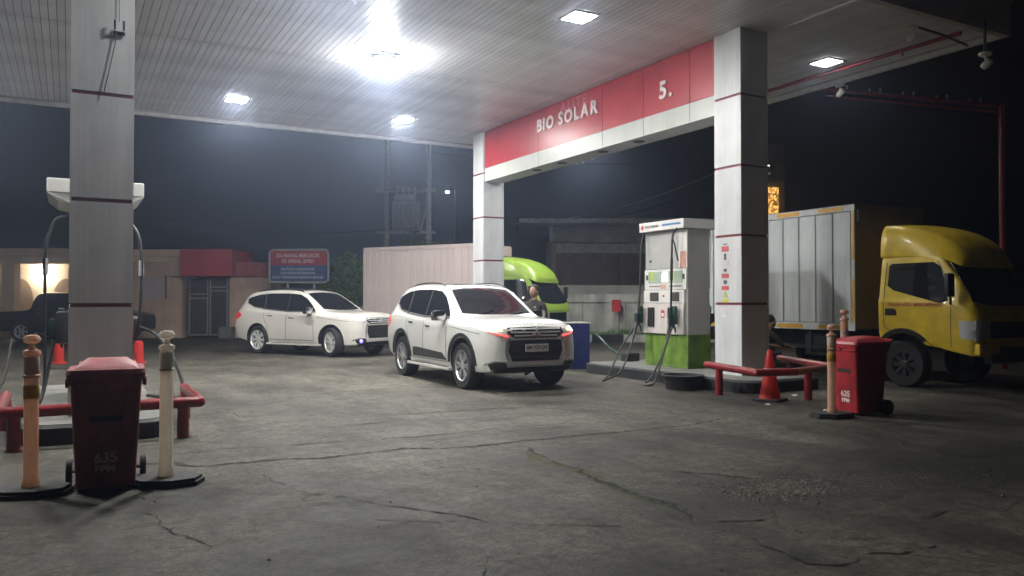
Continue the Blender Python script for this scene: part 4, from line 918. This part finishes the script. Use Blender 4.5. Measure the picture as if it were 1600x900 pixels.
    for s in (-1, 1):
        y0, y1 = sorted((s * (hw - .018), s * (hw + .012)))
        for za, zb in ((z0 - .02, z0 + .11), (z1 - .11, z1)): MB().box(bx0, bx1, y0, y1, za, zb).build('frame_rail', M[fr], box)
        for x in (bx0, bx1 - .07): MB().box(x, x + .07, y0, y1, z0 + .112, z1 - .112).build('frame_post', M[fr], box)
        if yellow:
            q0, q1 = sorted((s * (hw + .0125), s * (hw + .016)))
            for k in range(5):
                xa = bx0 + .1 + k * 1.0; MB().box(xa, xa + .55, q0, q1, z1 - .09, z1 - .015).build('reflective_strip', M['retro_yellow'], box); MB().box(xa, xa + .62, q0, q1, z0 + .0, z0 + .075).build('reflective_strip', M['retro_yellow'], box)
            for za, zb in ((z1 - 1.0, z1 - .11), (z1 - 1.75, z1 - 1.35), (z0 + .14, z0 + .55)): MB().box(bx1 - .06, bx1 - .008, q0, q1, za, zb).build('reflective_strip', M['retro_yellow'], box)
    MB().box(bx1 - .018, bx1 + .01, -hw, hw, z0, z1 - .02).build('front_wall', M['box_brown'] if yellow else M[box_m], box)
    MB().box(bx1 + .012, bx1 + .05, -hw + .04, hw - .3, z1 - .30, z1 - .10).build('front_rail', M['box_brown'] if yellow else M[box_m], box)
    MB().box(bx0 + .01, bx1 - .005, -hw + .005, hw - .005, z1 - .018, z1 + .015).build('roof', M['box_brown'] if yellow else M[box_m], box)
    if 0: MB().box(bx1 - .3, bx1 + .05, -.6, .6, z1 + .016, z1 + .02).build('roof_edge', M[box_m], box)
    for s in (-1, 1): MB().box(bx0 - .03, bx0, s * .7 - .1, s * .7 + .1, .6, .72).build('tail_lamp', M['lamp_red'] if not yellow else M['sticker_red'], t)
    if yellow:
        h = bv.ray_cast(Vector((.70, -5, 1.395)), Vector((0, 1, 0)))
        for q, (wd, dx, ww) in enumerate((('DILARANG', -.26, .42), ('MENUMPANG', .25, .48))): text('door_lettering', wd, .09, M['sticker_red'], t, Vector(h[0]) + Vector((dx, -.008, 0)), (1, 0, 0), (0, 0, 1), .001, .001, ww)
    return t
# rear wall of the yellow cab at v = 9.29; right flank at u = 12.4; nose points to -v
truck('yellow cab box truck with ribbed white cargo box and yellow reflective strips', (13.38, 9.29, 0), R(-90), 'paint_yellow', 'box_white', True)
hd = Vector((2.83, -4.71, 0)).normalized(); lf = Vector((-hd.y, hd.x, 0))
tp = Vector((11.25, 21.06, 0)) - hd * .38 + lf * .98
truck('lime green cab box truck with long pale ribbed cargo box behind the SUVs', tp, math.atan2(hd.y, hd.x), 'paint_green', 'box_cream', False, 4.5)

# --- dark pickup in front of the far buildings
PK = [sect(2.62, .46, .4, .55, .6, .86, .55, .92, .45), sect(2.57, .40, .6, .74, .76, .92, .70, .99, .58), sect(2.4, .34, .65, .86, .88, .98, .82, 1.08, .66), sect(1.6, .32, .7, .90, .91, 1.06, .88, 1.17, .72), sect(1.15, .32, .7, .90, .92, 1.10, .89, 1.22, .74), sect(.95, .32, .7, .90, .92, 1.12, .89, 1.32, .74),
      sect(.35, .32, .7, .90, .92, 1.14, .89, 1.70, .66), sect(.1, .32, .7, .90, .92, 1.15, .89, 1.77, .64), sect(-.9, .32, .7, .90, .92, 1.16, .89, 1.78, .64), sect(-1.12, .32, .7, .90, .92, 1.16, .89, 1.74, .64), sect(-1.22, .34, .7, .90, .92, 1.10, .89, 1.30, .74), sect(-1.26, .34, .7, .90, .92, 1.02, .89, 1.12, .80), sect(-2.5, .38, .7, .90, .92, 1.02, .89, 1.12, .80), sect(-2.58, .46, .6, .84, .86, .98, .84, 1.08, .76)]
t = thing('pickup', 'black double cab pickup parked in front of the lit cream building', 'car', bf(-15.85, 29.4), -YAW)
me, bv = body_mesh(PK, [(sx, .40, .46, s * .5, s * 1.3) for sx in (1.55, -1.5) for s in (1, -1)], M['paint_black'], 2); link('body', me, t)
both(bv, [(.72, 1.24), (.30, 1.60), (.05, 1.68), (-.35, 1.69), (-.38, 1.22)], 'side_window', M['glass_dark'], t); both(bv, [(-.45, 1.22), (-.42, 1.69), (-.95, 1.68), (-1.04, 1.6), (-1.06, 1.24)], 'side_window', M['glass_dark'], t)
decal(bv, [(-.66, 1.27), (-.56, 1.67), (.56, 1.67), (.66, 1.27)], 'f').build('windscreen', M['glass_dark'], t, True)
both(bv, line_poly([(.78, 1.20), (-1.1, 1.19)], .03), 'chrome_strip', M['chrome'], t, off=.012)
both(bv, [(-2.56, 1.0), (-2.40, 1.0), (-2.42, .72), (-2.56, .72)], 'tail_lamp', M['lamp_red'], t, off=.012); both(bv, [(2.2, .98), (2.55, .93), (2.56, .80), (2.25, .84)], 'headlight', M['head_lens'], t, off=.012)
for x in (-.18, -.85):
    for s in (-1, 1): MB().box(x - .1, x + .1, s * .90 - .02, s * .90 + .03, 1.02, 1.06, bev=.01).build('door_handle', M['chrome'], t)
for x in (1.55, -1.5):
    for s in (1, -1): wheel(t, x, s * .78, .38, .38, .25, s)
MB().lathe([(.01, .05), (.05, .04), (.06, 0)], 12, Matrix.Translation((2.45, -.86, .62)) @ Matrix.Rotation(R(90), 4, 'X')).build('bumper_lamp', M['sticker_salmon'], t)

# ------------------------------------------------------------------ people
def person(name, label, J, rad, shirt, loc, rz, bodycol, hair=True, facing=0):
    # J: joints; chains share them. The body (with hands and fingers) is one skinned surface.
    vs, es, rs = [], [], []; ix = {}
    def v(k, p, r): ix[k] = len(vs); vs.append(Vector(p)); rs.append(r); return ix[k]
    for k, (p, r) in J.items(): v(k, p, r)
    def e(a, b_): es.append((ix[a], ix[b_]))
    chain = [('pelvis', 'waist'), ('waist', 'chest'), ('chest', 'neck'), ('neck', 'head0'), ('head0', 'head1'), ('head1', 'head2')]
    for s in 'LR': chain += [('chest', 'sh' + s), ('sh' + s, 'el' + s), ('el' + s, 'wr' + s), ('wr' + s, 'palm' + s), ('pelvis', 'hip' + s), ('hip' + s, 'kn' + s), ('kn' + s, 'an' + s), ('an' + s, 'toe' + s)]
    for s in 'LR':
        w, el = Vector(J['wr' + s][0]), Vector(J['el' + s][0]); d = (w - el).normalized(); side = d.cross(Vector((0, 1, 0))).normalized() if abs(d.y) < .9 else Vector((1, 0, 0)); nrm = d.cross(side)
        v('palm' + s, w + d * .07, .026)
        for i in range(4):
            b0 = w + d * .095 + side * (.033 - .022 * i); L = (.07, .08, .075, .058)[i]; k = f'f{s}{i}'
            v(k + 'a', b0, .010); v(k + 'b', b0 + d * L * .55 + nrm * .008, .0095); v(k + 'c', b0 + d * L * .95 + nrm * .025, .008)
            chain += [('palm' + s, k + 'a'), (k + 'a', k + 'b'), (k + 'b', k + 'c')]
        v('t' + s + 'a', w + d * .035 + side * .038, .011); v('t' + s + 'b', w + d * .08 + side * .062, .0095)
        chain += [('wr' + s, 't' + s + 'a'), ('t' + s + 'a', 't' + s + 'b')]
    for a, b_ in chain: e(a, b_)
    me = bpy.data.meshes.new(name); me.from_pydata([tuple(p) for p in vs], es, [])
    o = bpy.data.objects.new('tmp', me); COL.objects.link(o)
    o.modifiers.new('k', 'SKIN'); sd = o.modifiers.new('s', 'SUBSURF'); sd.levels = sd.render_levels = 2
    for i, q in enumerate(me.skin_vertices[0].data): q.radius = (rs[i], rs[i]); q.use_root = (i == ix['pelvis'])
    dg = bpy.context.evaluated_depsgraph_get(); dg.update(); m2 = bpy.data.meshes.new_from_object(o.evaluated_get(dg)); bpy.data.objects.remove(o)
    m2.materials.clear()
    for q in (M['skin'], M[shirt], M['trousers'], M['black']): m2.materials.append(q)
    ch, nk, pel = Vector(J['chest'][0]), Vector(J['neck'][0]), Vector(J['pelvis'][0])
    segs = [(Vector(J[a][0]), Vector(J[b_][0]), m) for a, b_, m in [('pelvis', 'waist', 1), ('waist', 'chest', 1), ('chest', 'neck', 1), ('neck', 'head0', 0), ('head0', 'head2', 0)] + [(a + s, b_ + s, m) for s in 'LR' for a, b_, m in (('sh', 'el', 1), ('hip', 'kn', 2), ('kn', 'an', 2), ('an', 'toe', 3))] + [('el' + s, 'wr' + s, 0) for s in 'LR']] + [(ch, Vector(J['sh' + s][0]), 1) for s in 'LR'] + [(pel, Vector(J['hip' + s][0]), 2) for s in 'LR']
    for p in m2.polygons:
        c = p.center; best = (9, 0)
        for a, b_, m in segs:
            d = b_ - a; tt = max(0, min(1, (c - a).dot(d) / d.length_squared)); q = (c - a - d * tt).length
            if q < best[0]: best = (q, m)
        p.material_index = best[1]
    m2.polygons.foreach_set('use_smooth', [True] * len(m2.polygons))
    t = link(name, m2); t.location = loc; t.rotation_euler = (0, 0, rz); tag(t, label, 'person')
    # head details, looking along local -y turned by facing
    hc = (Vector(J['head0'][0]) + Vector(J['head2'][0])) / 2 + Vector((0, 0, .01)); T = Matrix.Translation(hc) @ Matrix.Rotation(facing, 4, 'Z')
    def ball(mb, c, r3, n=10): mb.lathe([(max(.001, math.sin(math.pi * i / n)), -math.cos(math.pi * i / n)) for i in range(n + 1)], 14, T @ Matrix.Translation(c) @ Matrix.Diagonal((*r3, 1)))
    mb = MB(); ball(mb, (0, 0, 0), (.084, .104, .122)); ball(mb, (0, -.04, -.055), (.055, .058, .06)); mb.add([(-.014, -.092, .015), (.014, -.092, .015), (.022, -.092, -.03), (-.022, -.092, -.03), (0, -.122, -.024)], [(0, 1, 4), (1, 2, 4), (2, 3, 4), (3, 0, 4)], 0, T)
    ball(mb, (.08, 0, -.01), (.012, .022, .032)); ball(mb, (-.08, 0, -.01), (.012, .022, .032)); mb.build('face', M['skin'], t, True)
    ey = MB(); ball(ey, (.03, -.088, .012), (.013, .008, .008)); ball(ey, (-.03, -.088, .012), (.013, .008, .008)); ball(ey, (.03, -.089, .034), (.02, .008, .005)); ball(ey, (-.03, -.089, .034), (.02, .008, .005)); ball(ey, (0, -.093, -.055), (.025, .008, .006)); ey.build('eyes_and_mouth', M['hair'], t, True)
    hb = MB()
    for k in range(26):
        a = R(k * 137.5); q = k / 26; ball(hb, (.055 * math.sin(a) * (1 - q * .6), .022 + .065 * math.cos(a) * (1 - q * .6), .058 + .06 * q), (.036, .038, .03), 6)
    ball(hb, (0, .026, .052), (.095, .100, .094)); hb.build('hair', M['hair'], t, True)
    return t
ST = dict(pelvis=((0, 0, .94), .13), waist=((0, .01, 1.10), .125), chest=((0, 0, 1.32), .135), neck=((0, -.005, 1.49), .055), head0=((0, -.015, 1.56), .06), head1=((0, -.02, 1.63), .075), head2=((0, -.02, 1.70), .06),
          shL=((.19, 0, 1.41), .062), elL=((.26, -.02, 1.12), .046), wrL=((.22, -.20, .92), .03), hipL=((.095, 0, .88), .09), knL=((.10, -.03, .48), .062), anL=((.10, .02, .09), .045), toeL=((.12, -.16, .045), .038),
          shR=((-.19, 0, 1.41), .062), elR=((-.28, -.08, 1.14), .046), wrR=((-.22, -.32, 1.05), .03), hipR=((-.095, 0, .88), .09), knR=((-.11, -.04, .48), .062), anR=((-.11, .02, .09), .045), toeR=((-.13, -.16, .045), .038))
p1 = person('person', 'person with dark hair in a dark printed shirt standing behind the SUV bonnet', ST, 1, 'shirt_dark', (7.95, 13.55, 0), R(-55), 'shirt', True, R(-10))
for x, z, w, h in ((.08, 1.28, .07, .03), (.09, 1.22, .09, .02), (.07, 1.34, .04, .02)): MB().box(x - w / 2, x + w / 2, -.147, -.138, z - h / 2, z + h / 2).build('shirt_print', M['print_white'], p1)
CRO = dict(pelvis=((0, .10, .42), .14), waist=((0, .04, .56), .135), chest=((0, -.10, .78), .14), neck=((0, -.19, .93), .055), head0=((0, -.23, .99), .06), head1=((0, -.25, 1.05), .075), head2=((0, -.26, 1.11), .06),
           shL=((.19, -.12, .86), .062), elL=((.26, -.28, .62), .046), wrL=((.16, -.50, .58), .03), hipL=((.10, .06, .38), .09), knL=((.16, -.34, .50), .065), anL=((.14, -.14, .09), .045), toeL=((.16, -.32, .045), .038),
           shR=((-.19, -.12, .86), .062), elR=((-.27, -.30, .64), .046), wrR=((-.18, -.52, .60), .03), hipR=((-.10, .06, .38), .09), knR=((-.17, -.34, .50), .065), anR=((-.14, -.12, .09), .045), toeR=((-.16, -.30, .045), .038))
person('person', 'person in dark clothes crouching between the pillar and the yellow truck', CRO, 1, 'shirt_brown', (11.40, 11.06, 0), R(80), 'shirt', True)

# ------------------------------------------------------------------ far buildings on the boundary
def bbox(nm, m, par, r0, r1, d0, d1, z0, z1): return MB().box(r0, r1, d0, d1, z0, z1, BT).build(nm, M[m], par)
off = thing('office_building', 'cream rendered building with arched recess and moulded cornice', 'building', (0, 0, 0))
bbox('front_wall', 'cream_wall', off, -17.6, -13.1, 32, 36, 0, 3.0); bbox('cornice', 'cream_trim', off, -17.7, -13.0, 31.85, 32.6, 3.003, 3.22); bbox('cornice', 'cream_trim', off, -17.8, -12.9, 31.75, 32.6, 3.223, 3.5)
bbox('cornice_return', 'cream_trim', off, -13.45, -13.0, 31.8, 31.99, 2.45, 3.0)
bbox('back_wall', 'inner_wall', off, -26, -17.6, 35.5, 36, 0, 3.3); bbox('porch_roof', 'cream_trim', off, -26, -17.72, 31.8, 36.1, 3.25, 3.55); bbox('porch_beam', 'cream_trim', off, -26, -17.62, 31.9, 32.3, 2.95, 3.245)
bbox('porch_post', 'cream_trim', off, -20.2, -19.7, 31.9, 32.3, 0, 2.945)
for r in (-21.6, -19.6, -17.95 - .3):   # arched niches
    P = [(r - .55, 0), (r + .55, 0), (r + .55, 1.6)] + [(r + .55 * math.cos(R(k)), 1.6 + .85 * math.sin(R(k))) for k in range(15, 180, 15)] + [(r - .55, 1.6)]
    MB().prism(P, -35.49, -35.42, BT @ Matrix.Rotation(R(90), 4, 'X')).build('arched_niche', M['arch_dark'], off)
bbox('notice_board', 'poster', off, -14.65, -13.75, 31.94, 31.995, 1.55, 2.45); bbox('notice_rail', 'gate_metal', off, -13.74, -13.70, 31.93, 31.99, 1.55, 2.5)
bbox('wall_frame', 'arch_dark', off, -18.6 - .9, -18.6 - .4, 35.40, 35.47, 2.4, 2.9)
t = thing('porch_lamp', 'glowing warm lamp on the wall of the arched recess', 'lamp', bf(-20.6, 35.2, 2.75), -YAW)
MB().lathe([(.02, -.12), (.15, -.1), (.2, 0), (.15, .1), (.03, .12)], 16).build('globe', M['warm_lamp'], t, True); MB().box(-.04, .04, .1, .28, -.03, .03).build('bracket', M['dark_metal'], t)
sh = thing('gate_house', 'small cream gatehouse with a red box parapet and metal grille gate', 'building', (0, 0, 0))
bbox('red_parapet', 'parapet_red', sh, -12.98, -10.95, 31.5, 34, 2.45, 3.50); bbox('side_wall', 'cream_wall', sh, -11.25, -9.6, 32.1, 34, 0, 2.44); bbox('lower_parapet', 'cap_red', sh, -10.94, -9.55, 31.9, 34.1, 2.443, 3.0); bbox('inner_wall', 'gate_metal', sh, -13.05, -11.26, 33.2, 33.9, 0, 2.44)
bbox('kerb_block', 'concrete_kerb', sh, -11.5, -11.0, 31.6, 32.05, 0, .45)
gt = thing('grille_gate', 'dark metal grille gate with pale frame under the red parapet', 'gate', (0, 0, 0))
for r0, r1 in ((-12.85, -12.08), (-12.02, -11.3)):
    bbox('leaf_panel', 'gate_metal', gt, r0 + .05, r1 - .05, 32.1, 32.13, .15, 2.3)
    for q in (r0, r1 - .05): bbox('leaf_stile', 'gate_frame', gt, q, q + .05, 32.06, 32.12, .1, 2.40)
    for z in (.1, 1.55, 1.72, 2.35) if r0 < -12.5 else (.1, 1.85, 2.0, 2.35): bbox('leaf_rail', 'gate_frame', gt, r0 + .052, r1 - .052, 32.06, 32.115, z, z + .05)
    for k in range(7): bbox('bar', 'gate_frame' if 0 else 'dark_metal', gt, r0 + .1 + k * .09, r0 + .115 + k * .09, 32.08, 32.095, .16, 2.34)
sg = thing('notice_sign', 'red and blue warning signboard with white lettering in a pale frame', 'sign', bf(0, 30.5), -YAW)
def sgb(nm, m, r0, r1, d0, d1, z0, z1): return MB().box(r0, r1, d0, d1, z0, z1).build(nm, M[m], sg)
sx0, sx1 = -9.15, -7.02
sgb('red_face', 'sign_red', sx0, sx1, 0, .06, 2.82, 3.36); sgb('blue_face', 'sign_blue', sx0, sx1, 0, .06, 2.22, 2.817)
MB().tube([(sx0 - .03, .02, 2.28), (sx0, .02, 2.18), (sx1 - .06, .02, 2.16), (sx1 + .06, .02, 2.26), (sx1 + .06, .02, 3.3), (sx1 - .04, .02, 3.42), (sx0 + .1, .02, 3.40), (sx0 - .03, .02, 3.32), (sx0 - .03, .02, 2.28)], .045, 8).build('frame', M['sign_frame'], sg, True)
for x in (-8.5, -7.5): MB().box(x - .04, x + .04, .07, .15, 0, 3.2).build('leg', M['sign_frame'], sg)
for s, z, w, h in (('DILARANG MEROKOK', 3.18, 1.65, .20), ('DI AREAL SPBU', 2.97, 1.20, .20)): text('sign_lettering', s, h, M['sign_text'], sg, ((sx0 + sx1) / 2 - .02, -.003, z), (1, 0, 0), (0, 0, 1), .002, .004, w)
for s, z, w, h in (('MATIKAN HANDPHONE', 2.67, 1.25, .13), ('DAN MESIN KENDARAAN', 2.52, 1.3, .13), ('SAAT PENGISIAN BAHAN BAKAR', 2.36, 1.95, .13)): text('sign_lettering', s, h, M['sign_text_blue'], sg, ((sx0 + sx1) / 2 - .02, -.003, z), (1, 0, 0), (0, 0, 1), .002, .003, w)
# boundary wall and kerb to the right
wl = thing('boundary_wall', 'pale rendered boundary wall with ledge left of the fuel pump', 'wall', (0, 0, 0))
bbox('wall', 'wall_white', wl, 1.2, 8.5, 30.0, 30.3, 0, 1.72); bbox('ledge', 'wall_white', wl, 1.2, 8.5, 29.93, 30.0 - .003, 1.42, 1.50); bbox('upper_wall', 'wall_grey', wl, 1.2, 8.5, 30.31, 30.5, 0, 2.06)
bbox('wall_extension', 'wall_grey', wl, -9.0, 1.19, 33.5, 33.8, 0, 2.0)
for r in (2.6, 4.2, 5.6, 7.1): bbox('wall_joint', 'wall_grey', wl, r, r + .05, 29.985, 29.998, .02, 1.40)
kb = thing('striped_kerb', 'black and white painted kerb at the foot of the pale wall', 'kerb', (0, 0, 0))
r = .6; k = 0
while r < 8.4:
    bbox('kerb_stone', ('kerb_black', 'kerb_white')[k % 2], kb, r, r + 1.11, 28.6, 28.85, 0, .27); r += 1.12; k += 1
bbox('verge', 'concrete_kerb', kb, .6, 9, 28.853, 29.99, 0, .235)
gr = MB(); rg = random.Random(5)
for i in range(900):
    x, y = rg.uniform(1.2, 5.2), rg.uniform(29.3, 29.9); h = rg.uniform(.05, .22) * (1.4 if 3.4 < x < 4.4 else .7); a = rg.uniform(-.06, .06)
    gr.add([tuple(BT @ Vector(p)) for p in ((x - .012, y, .235), (x + .012, y, .235), (x + a, y + a, .235 + h))], [(0, 1, 2)])
tag(gr.build('weeds', M['leaf']), 'low weeds growing along the foot of the pale wall', 'weeds', kind='stuff')
t = thing('hydrant_box', 'red hydrant box on a pale post against the wall', 'hydrant box', bf(3.82, 29.55, .235), -YAW)
MB().box(-.15, .15, -.1, .1, .85, 1.25, bev=.01).build('box', M['hydrant_red'], t); MB().box(-.16, .16, -.11, .11, 1.252, 1.28).build('lid', M['hydrant_red'], t); MB().tube([(-.03, 0, 0), (-.03, 0, .848)], .03, 8).build('post', M['pole_concrete'], t); MB().tube([(.05, .03, 0), (.05, .03, .848)], .02, 8).build('pipe', M['pole_concrete'], t)
bd = thing('shuttered_building', 'dark low building with brown shutters and a sheet roof behind the wall', 'building', (0, 0, 0))
bbox('wall', 'building_dark', bd, 1.7, 12, 35, 40, 0, 4.3); bbox('roof_edge', 'roof_sheet', bd, .3, 12.5, 33.4, 40.5, 4.72, 4.9); bbox('fascia_beam', 'building_dark', bd, 1.75, 12, 34.5, 34.98, 4.0, 4.70); bbox('gutter_end', 'roof_sheet', bd, 1.6, 1.74, 34.3, 34.6, 4.0, 4.7)
bbox('beam', 'roof_sheet', bd, 1.9, 12, 34.85, 34.99, 3.55, 3.95)
for k in range(16): bbox('shutter_slat', 'shutter_brown', bd, 1.9 + k * .55, 2.43 + k * .55, 34.90, 34.97, 1.5, 3.5)
# LED tower behind the yellow truck
tw = thing('sign_tower', 'grey tower with a glowing orange LED strip above the yellow truck box', 'tower', (0, 0, 0))
bbox('shaft', 'building_dark', tw, 11.6, 13.55, 40, 41.5, 0, 9.3); bbox('led_panel', 'led_orange', tw, 11.9, 13.2, 39.85, 39.98, 4.2, 7.1)
cm = thing('convex_mirror', 'small round fitting on an arm beside the stickered pillar', 'mirror', (10.56, 10.2, 3.7), R(0))
MB().tube([(-.06, 0, -.02), (.10, 0, .02)], .012, 6).build('arm', M['dark_metal'], cm); MB().lathe([(.002, .035), (.06, .03), (.085, .0), (.07, -.02)], 18, Matrix.Translation((.13, -.05, .05)) @ Matrix.Rotation(R(90), 4, 'X')).build('disc', M['chrome'], cm, True)
# transformer on two poles
tr = thing('transformer_stand', 'electric transformer mounted between two tall concrete poles', 'transformer', bf(0, 44), -YAW)
for x, nm in ((-6.85, 0), (-4.55, 0)): MB().tube([(x, 0, 0), (x, 0, 11.0)], [.19, .13], 12).build('pole', M['pole_concrete'], tr, True)
for z in (5.15, 7.45): MB().box(-7.4, -4.2, -.25, .25, z, z + .14).build('crossbeam', M['pole_concrete'], tr)
MB().box(-6.5, -5.05, -.55, .4, 5.35, 6.9, bev=.06).build('tank', M['transformer'], tr); MB().box(-6.4, -5.2, -.45, .3, 6.91, 7.3, bev=.08).build('conservator', M['transformer'], tr)
for k in range(8): MB().box(-6.42 + k * .18, -6.36 + k * .18, -.75, -.552, 5.5, 6.7).build('cooling_fin', M['transformer'], tr)
for k in range(4): MB().lathe([(.03, 7.0), (.09, 7.08), (.04, 7.14), (.09, 7.22), (.04, 7.28), (.07, 7.36), (.02, 7.44)], 10, Matrix.Translation((-6.2 + k * .32, -.62, .2))).build('insulator', M['band_white'], tr, True)
MB().tube([(-5.0, 0, 5.3), (-4.5, 0, 7.2)], .05, 6).build('brace', M['pole_concrete'], tr)
for i, (a, c_, lab) in enumerate([(bf(-4.5, 44, 9.6), bf(14, 42, 9.0), 'upper thin overhead cable running to the transformer poles'), (bf(0, 38, 5.1), bf(9.3, 36, 7.3), 'slack overhead cable dropping to the shuttered roof corner'), (bf(.2, 38.2, 4.9), bf(9.4, 36.2, 6.8), 'lower slack cable just above the shuttered roof'), (bf(-20, 46, 6.2), bf(-6.85, 44, 5.4), 'thin cable from the far left to the transformer poles'), (bf(10, 46, 10.5), bf(24, 44, 10.6), 'faint high cable over the orange LED tower')]):
    P = [a.lerp(c_, q / 12) - Vector((0, 0, .5 * (1 - (2 * q / 12 - 1) ** 2))) for q in range(13)]
    tag(MB().tube(P, .018, 5).build('overhead_cable', M['hose' if i != 1 else 'pole_concrete']), lab, 'cable', 'overhead cables')
t = thing('street_lamp', 'tiny bright street lamp on a thin pole beyond the truck', 'lamp', bf(-3.25, 40.5), -YAW)
MB().tube([(.4, 0, 0), (.4, 0, 7.1), (.1, 0, 7.2)], .04, 8).build('pole', M['dark_metal'], t); MB().box(-.06, .06, -.05, .05, 6.93, 6.98).build('lamp_head', M['street_lamp'], t); MB().box(-.12, .12, -.1, .1, 6.985, 7.05).build('hood', M['dark_metal'], t)

# ------------------------------------------------------------------ foliage
def bush(name, label, c, rad, n, m, cat, seed, trunk_h=.5):
    rnd = random.Random(seed); t = thing(name, label, cat, (c[0], c[1], 0)); mb = MB(); cz = c[2]
    clumps = []
    for k in range(40):
        a = rnd.uniform(0, 6.283); q = rnd.uniform(-1, 1); rr = rnd.uniform(.35, 1) ; s = math.sqrt(1 - q * q)
        clumps.append((Vector((rad[0] * rr * s * math.cos(a), rad[1] * rr * s * math.sin(a), rad[2] * rr * q)), rnd.uniform(.28, .55) * min(rad)))
    for i in range(n):
        cc, cr_ = rnd.choice(clumps); p = cc + Vector((rnd.gauss(0, 1), rnd.gauss(0, 1), rnd.gauss(0, 1))).normalized() * cr_ * rnd.uniform(.6, 1.1)
        s = rnd.uniform(.06, .13); d = Vector((rnd.gauss(0, 1), rnd.gauss(0, 1), rnd.gauss(-.3, .6))).normalized(); e_ = d.cross(Vector((rnd.gauss(0, 1), rnd.gauss(0, 1), rnd.gauss(0, 1)))).normalized()
        o = Vector((0, 0, cz)) + p
        if o.z < .05: continue
        mb.add([o, o + d * s + e_ * s * .4, o + d * s * 2.0, o + d * s - e_ * s * .4], [(0, 1, 2, 3)], rnd.randrange(2))
    mb.build('crown', [M[m], M['leaf_pale']], t)
    tk = MB()
    for k in range(5):
        a = k * 1.26; tk.tube([(0, 0, 0), (.15 * math.cos(a), .15 * math.sin(a), cz * .4), (rad[0] * .5 * math.cos(a), rad[1] * .5 * math.sin(a), cz + rad[2] * .2)], [.07, .045, .02], 6)
    tk.build('trunk', M['bark'], t)
p = bf(-6.35, 31.6); bush('garden_bush', 'large leafy green bush between the signboard and the pale truck box', (p.x, p.y, 1.65), (1.15, 1.1, 1.75), 16000, 'leaf', 'bush', 1)
p = bf(-4.35, 37.5); bush('garden_tree', 'leafy tree top showing just above the pale truck box', (p.x, p.y, 3.2), (1.1, 1.0, 1.25), 6000, 'leaf_pale', 'tree', 2)

# ------------------------------------------------------------------ fittings at the canopy's right edge
hp = thing('sprinkler_pipe', 'dark red pipe hung under the right-hand canopy edge', 'pipe', (0, 0, 0))
MB().tube([(13.3, 8.3, 6.03), (13.3, 14.5, 6.03)], .035, 10).build('pipe', M['maroon_pipe'], hp, True)
for v in (8.6, 10.2, 12.0, 13.8): MB().tube([(13.3, v, 6.04), (13.3, v, 6.078)], .012, 6).build('hanger', M['dark_metal'], hp)
for v in (9.4, 11.2): MB().tube([(13.3, v, 5.93), (13.3, v, 6.02)], .018, 6).build('sprinkler', M['maroon_pipe'], hp)
gp = thing('pipe_gantry', 'tall dark red pipe gantry reaching from the canopy beyond the truck', 'pipe', (0, 0, 0))
G0, G1 = Vector((14.25, 11.9, 6.02)), Vector((17.6, 10.1, 5.66))
MB().tube([G0, G1], .045, 10).build('top_pipe', M['maroon_pipe'], gp, True); MB().tube([G0 - Vector((0, .0, .14)), G1 - Vector((0, 0, .14))], .025, 8).build('lower_pipe', M['maroon_pipe'], gp, True)
MB().tube([G1 + Vector((0, 0, .05)), Vector((G1.x, G1.y, 0))], .065, 12).build('pole', M['red_paint'], gp, True)
for k in range(5):
    q = G0.lerp(G1, .12 + k * .19); MB().tube([q, q + Vector((0, 0, .13))], .022, 8).build('pipe_bracket', M['cctv'], gp); q = G0.lerp(G1, .06 + k * .19); MB().tube([q, q + Vector((0, 0, .10))], .022, 8).build('pipe_bracket', M['cctv'], gp)
def cctv(label, loc, rz=0, arm=None):
    t = thing('security_camera', label, 'camera', loc, rz, 'security cameras at the canopy edge')
    MB().lathe([(.10, 0), (.10, -.04), (.06, -.06)], 16).build('mount', M['cctv'], t, True)
    MB().tube([(0, 0, -.05), (.015, 0, -.12), (-.02, -.03, -.16)], .02, 8).build('neck', M['cctv'], t, True)
    MB().lathe([(.01, -.10), (.05, -.09), (.062, -.05), (.062, .05), (.05, .07), (.01, .07)], 14, Matrix.Translation((-.05, -.06, -.20)) @ Matrix.Rotation(R(55), 4, 'X')).build('camera_body', M['cctv'], t, True)
    if arm: MB().tube(arm, .022, 8).build('arm', M['dark_metal'], t)
cctv('security camera under the canopy at the inner end of a dark rod', (12.2, 8.45, 6.0), 0, [(0, 0, .02), (.45, -.22, -.12), (.86, -.42, -.30)])
cctv('security camera hanging outside the canopy corner against the black sky', (13.25, 7.86, 5.56), 0, [(0, 0, 0), (.0, .0, .55)])
cctv('security camera at the white canopy edge above the red gantry', (14.02, 11.35, 5.97))

# ------------------------------------------------------------------ air volume added to stand in for lens glare
hz = MB().box(-145, 165, -65, 185, -1, 13).build('glare_haze', None); hz['kind'] = 'stuff'; hz['label'] = 'thin air volume added to stand in for lens glare around the canopy lamps'; hz['category'] = 'glare_haze'
hm = bpy.data.materials.new('glare_haze'); hm.use_nodes = True; nt = hm.node_tree; nt.nodes.remove(nt.nodes['Principled BSDF'])
pv = nt.nodes.new('ShaderNodeVolumePrincipled'); pv.inputs['Color'].default_value = (.60, .72, 1, 1); pv.inputs['Density'].default_value = .0050; pv.inputs['Anisotropy'].default_value = .84
nt.links.new(pv.outputs[0], nt.nodes['Material Output'].inputs['Volume'])
hz.data.materials.clear(); hz.data.materials.append(hm)
for o in bpy.data.objects:
    if o.parent is None and 'label' not in o and o.get('kind') is None and o.type == 'MESH': print('UNTAGGED', o.name)
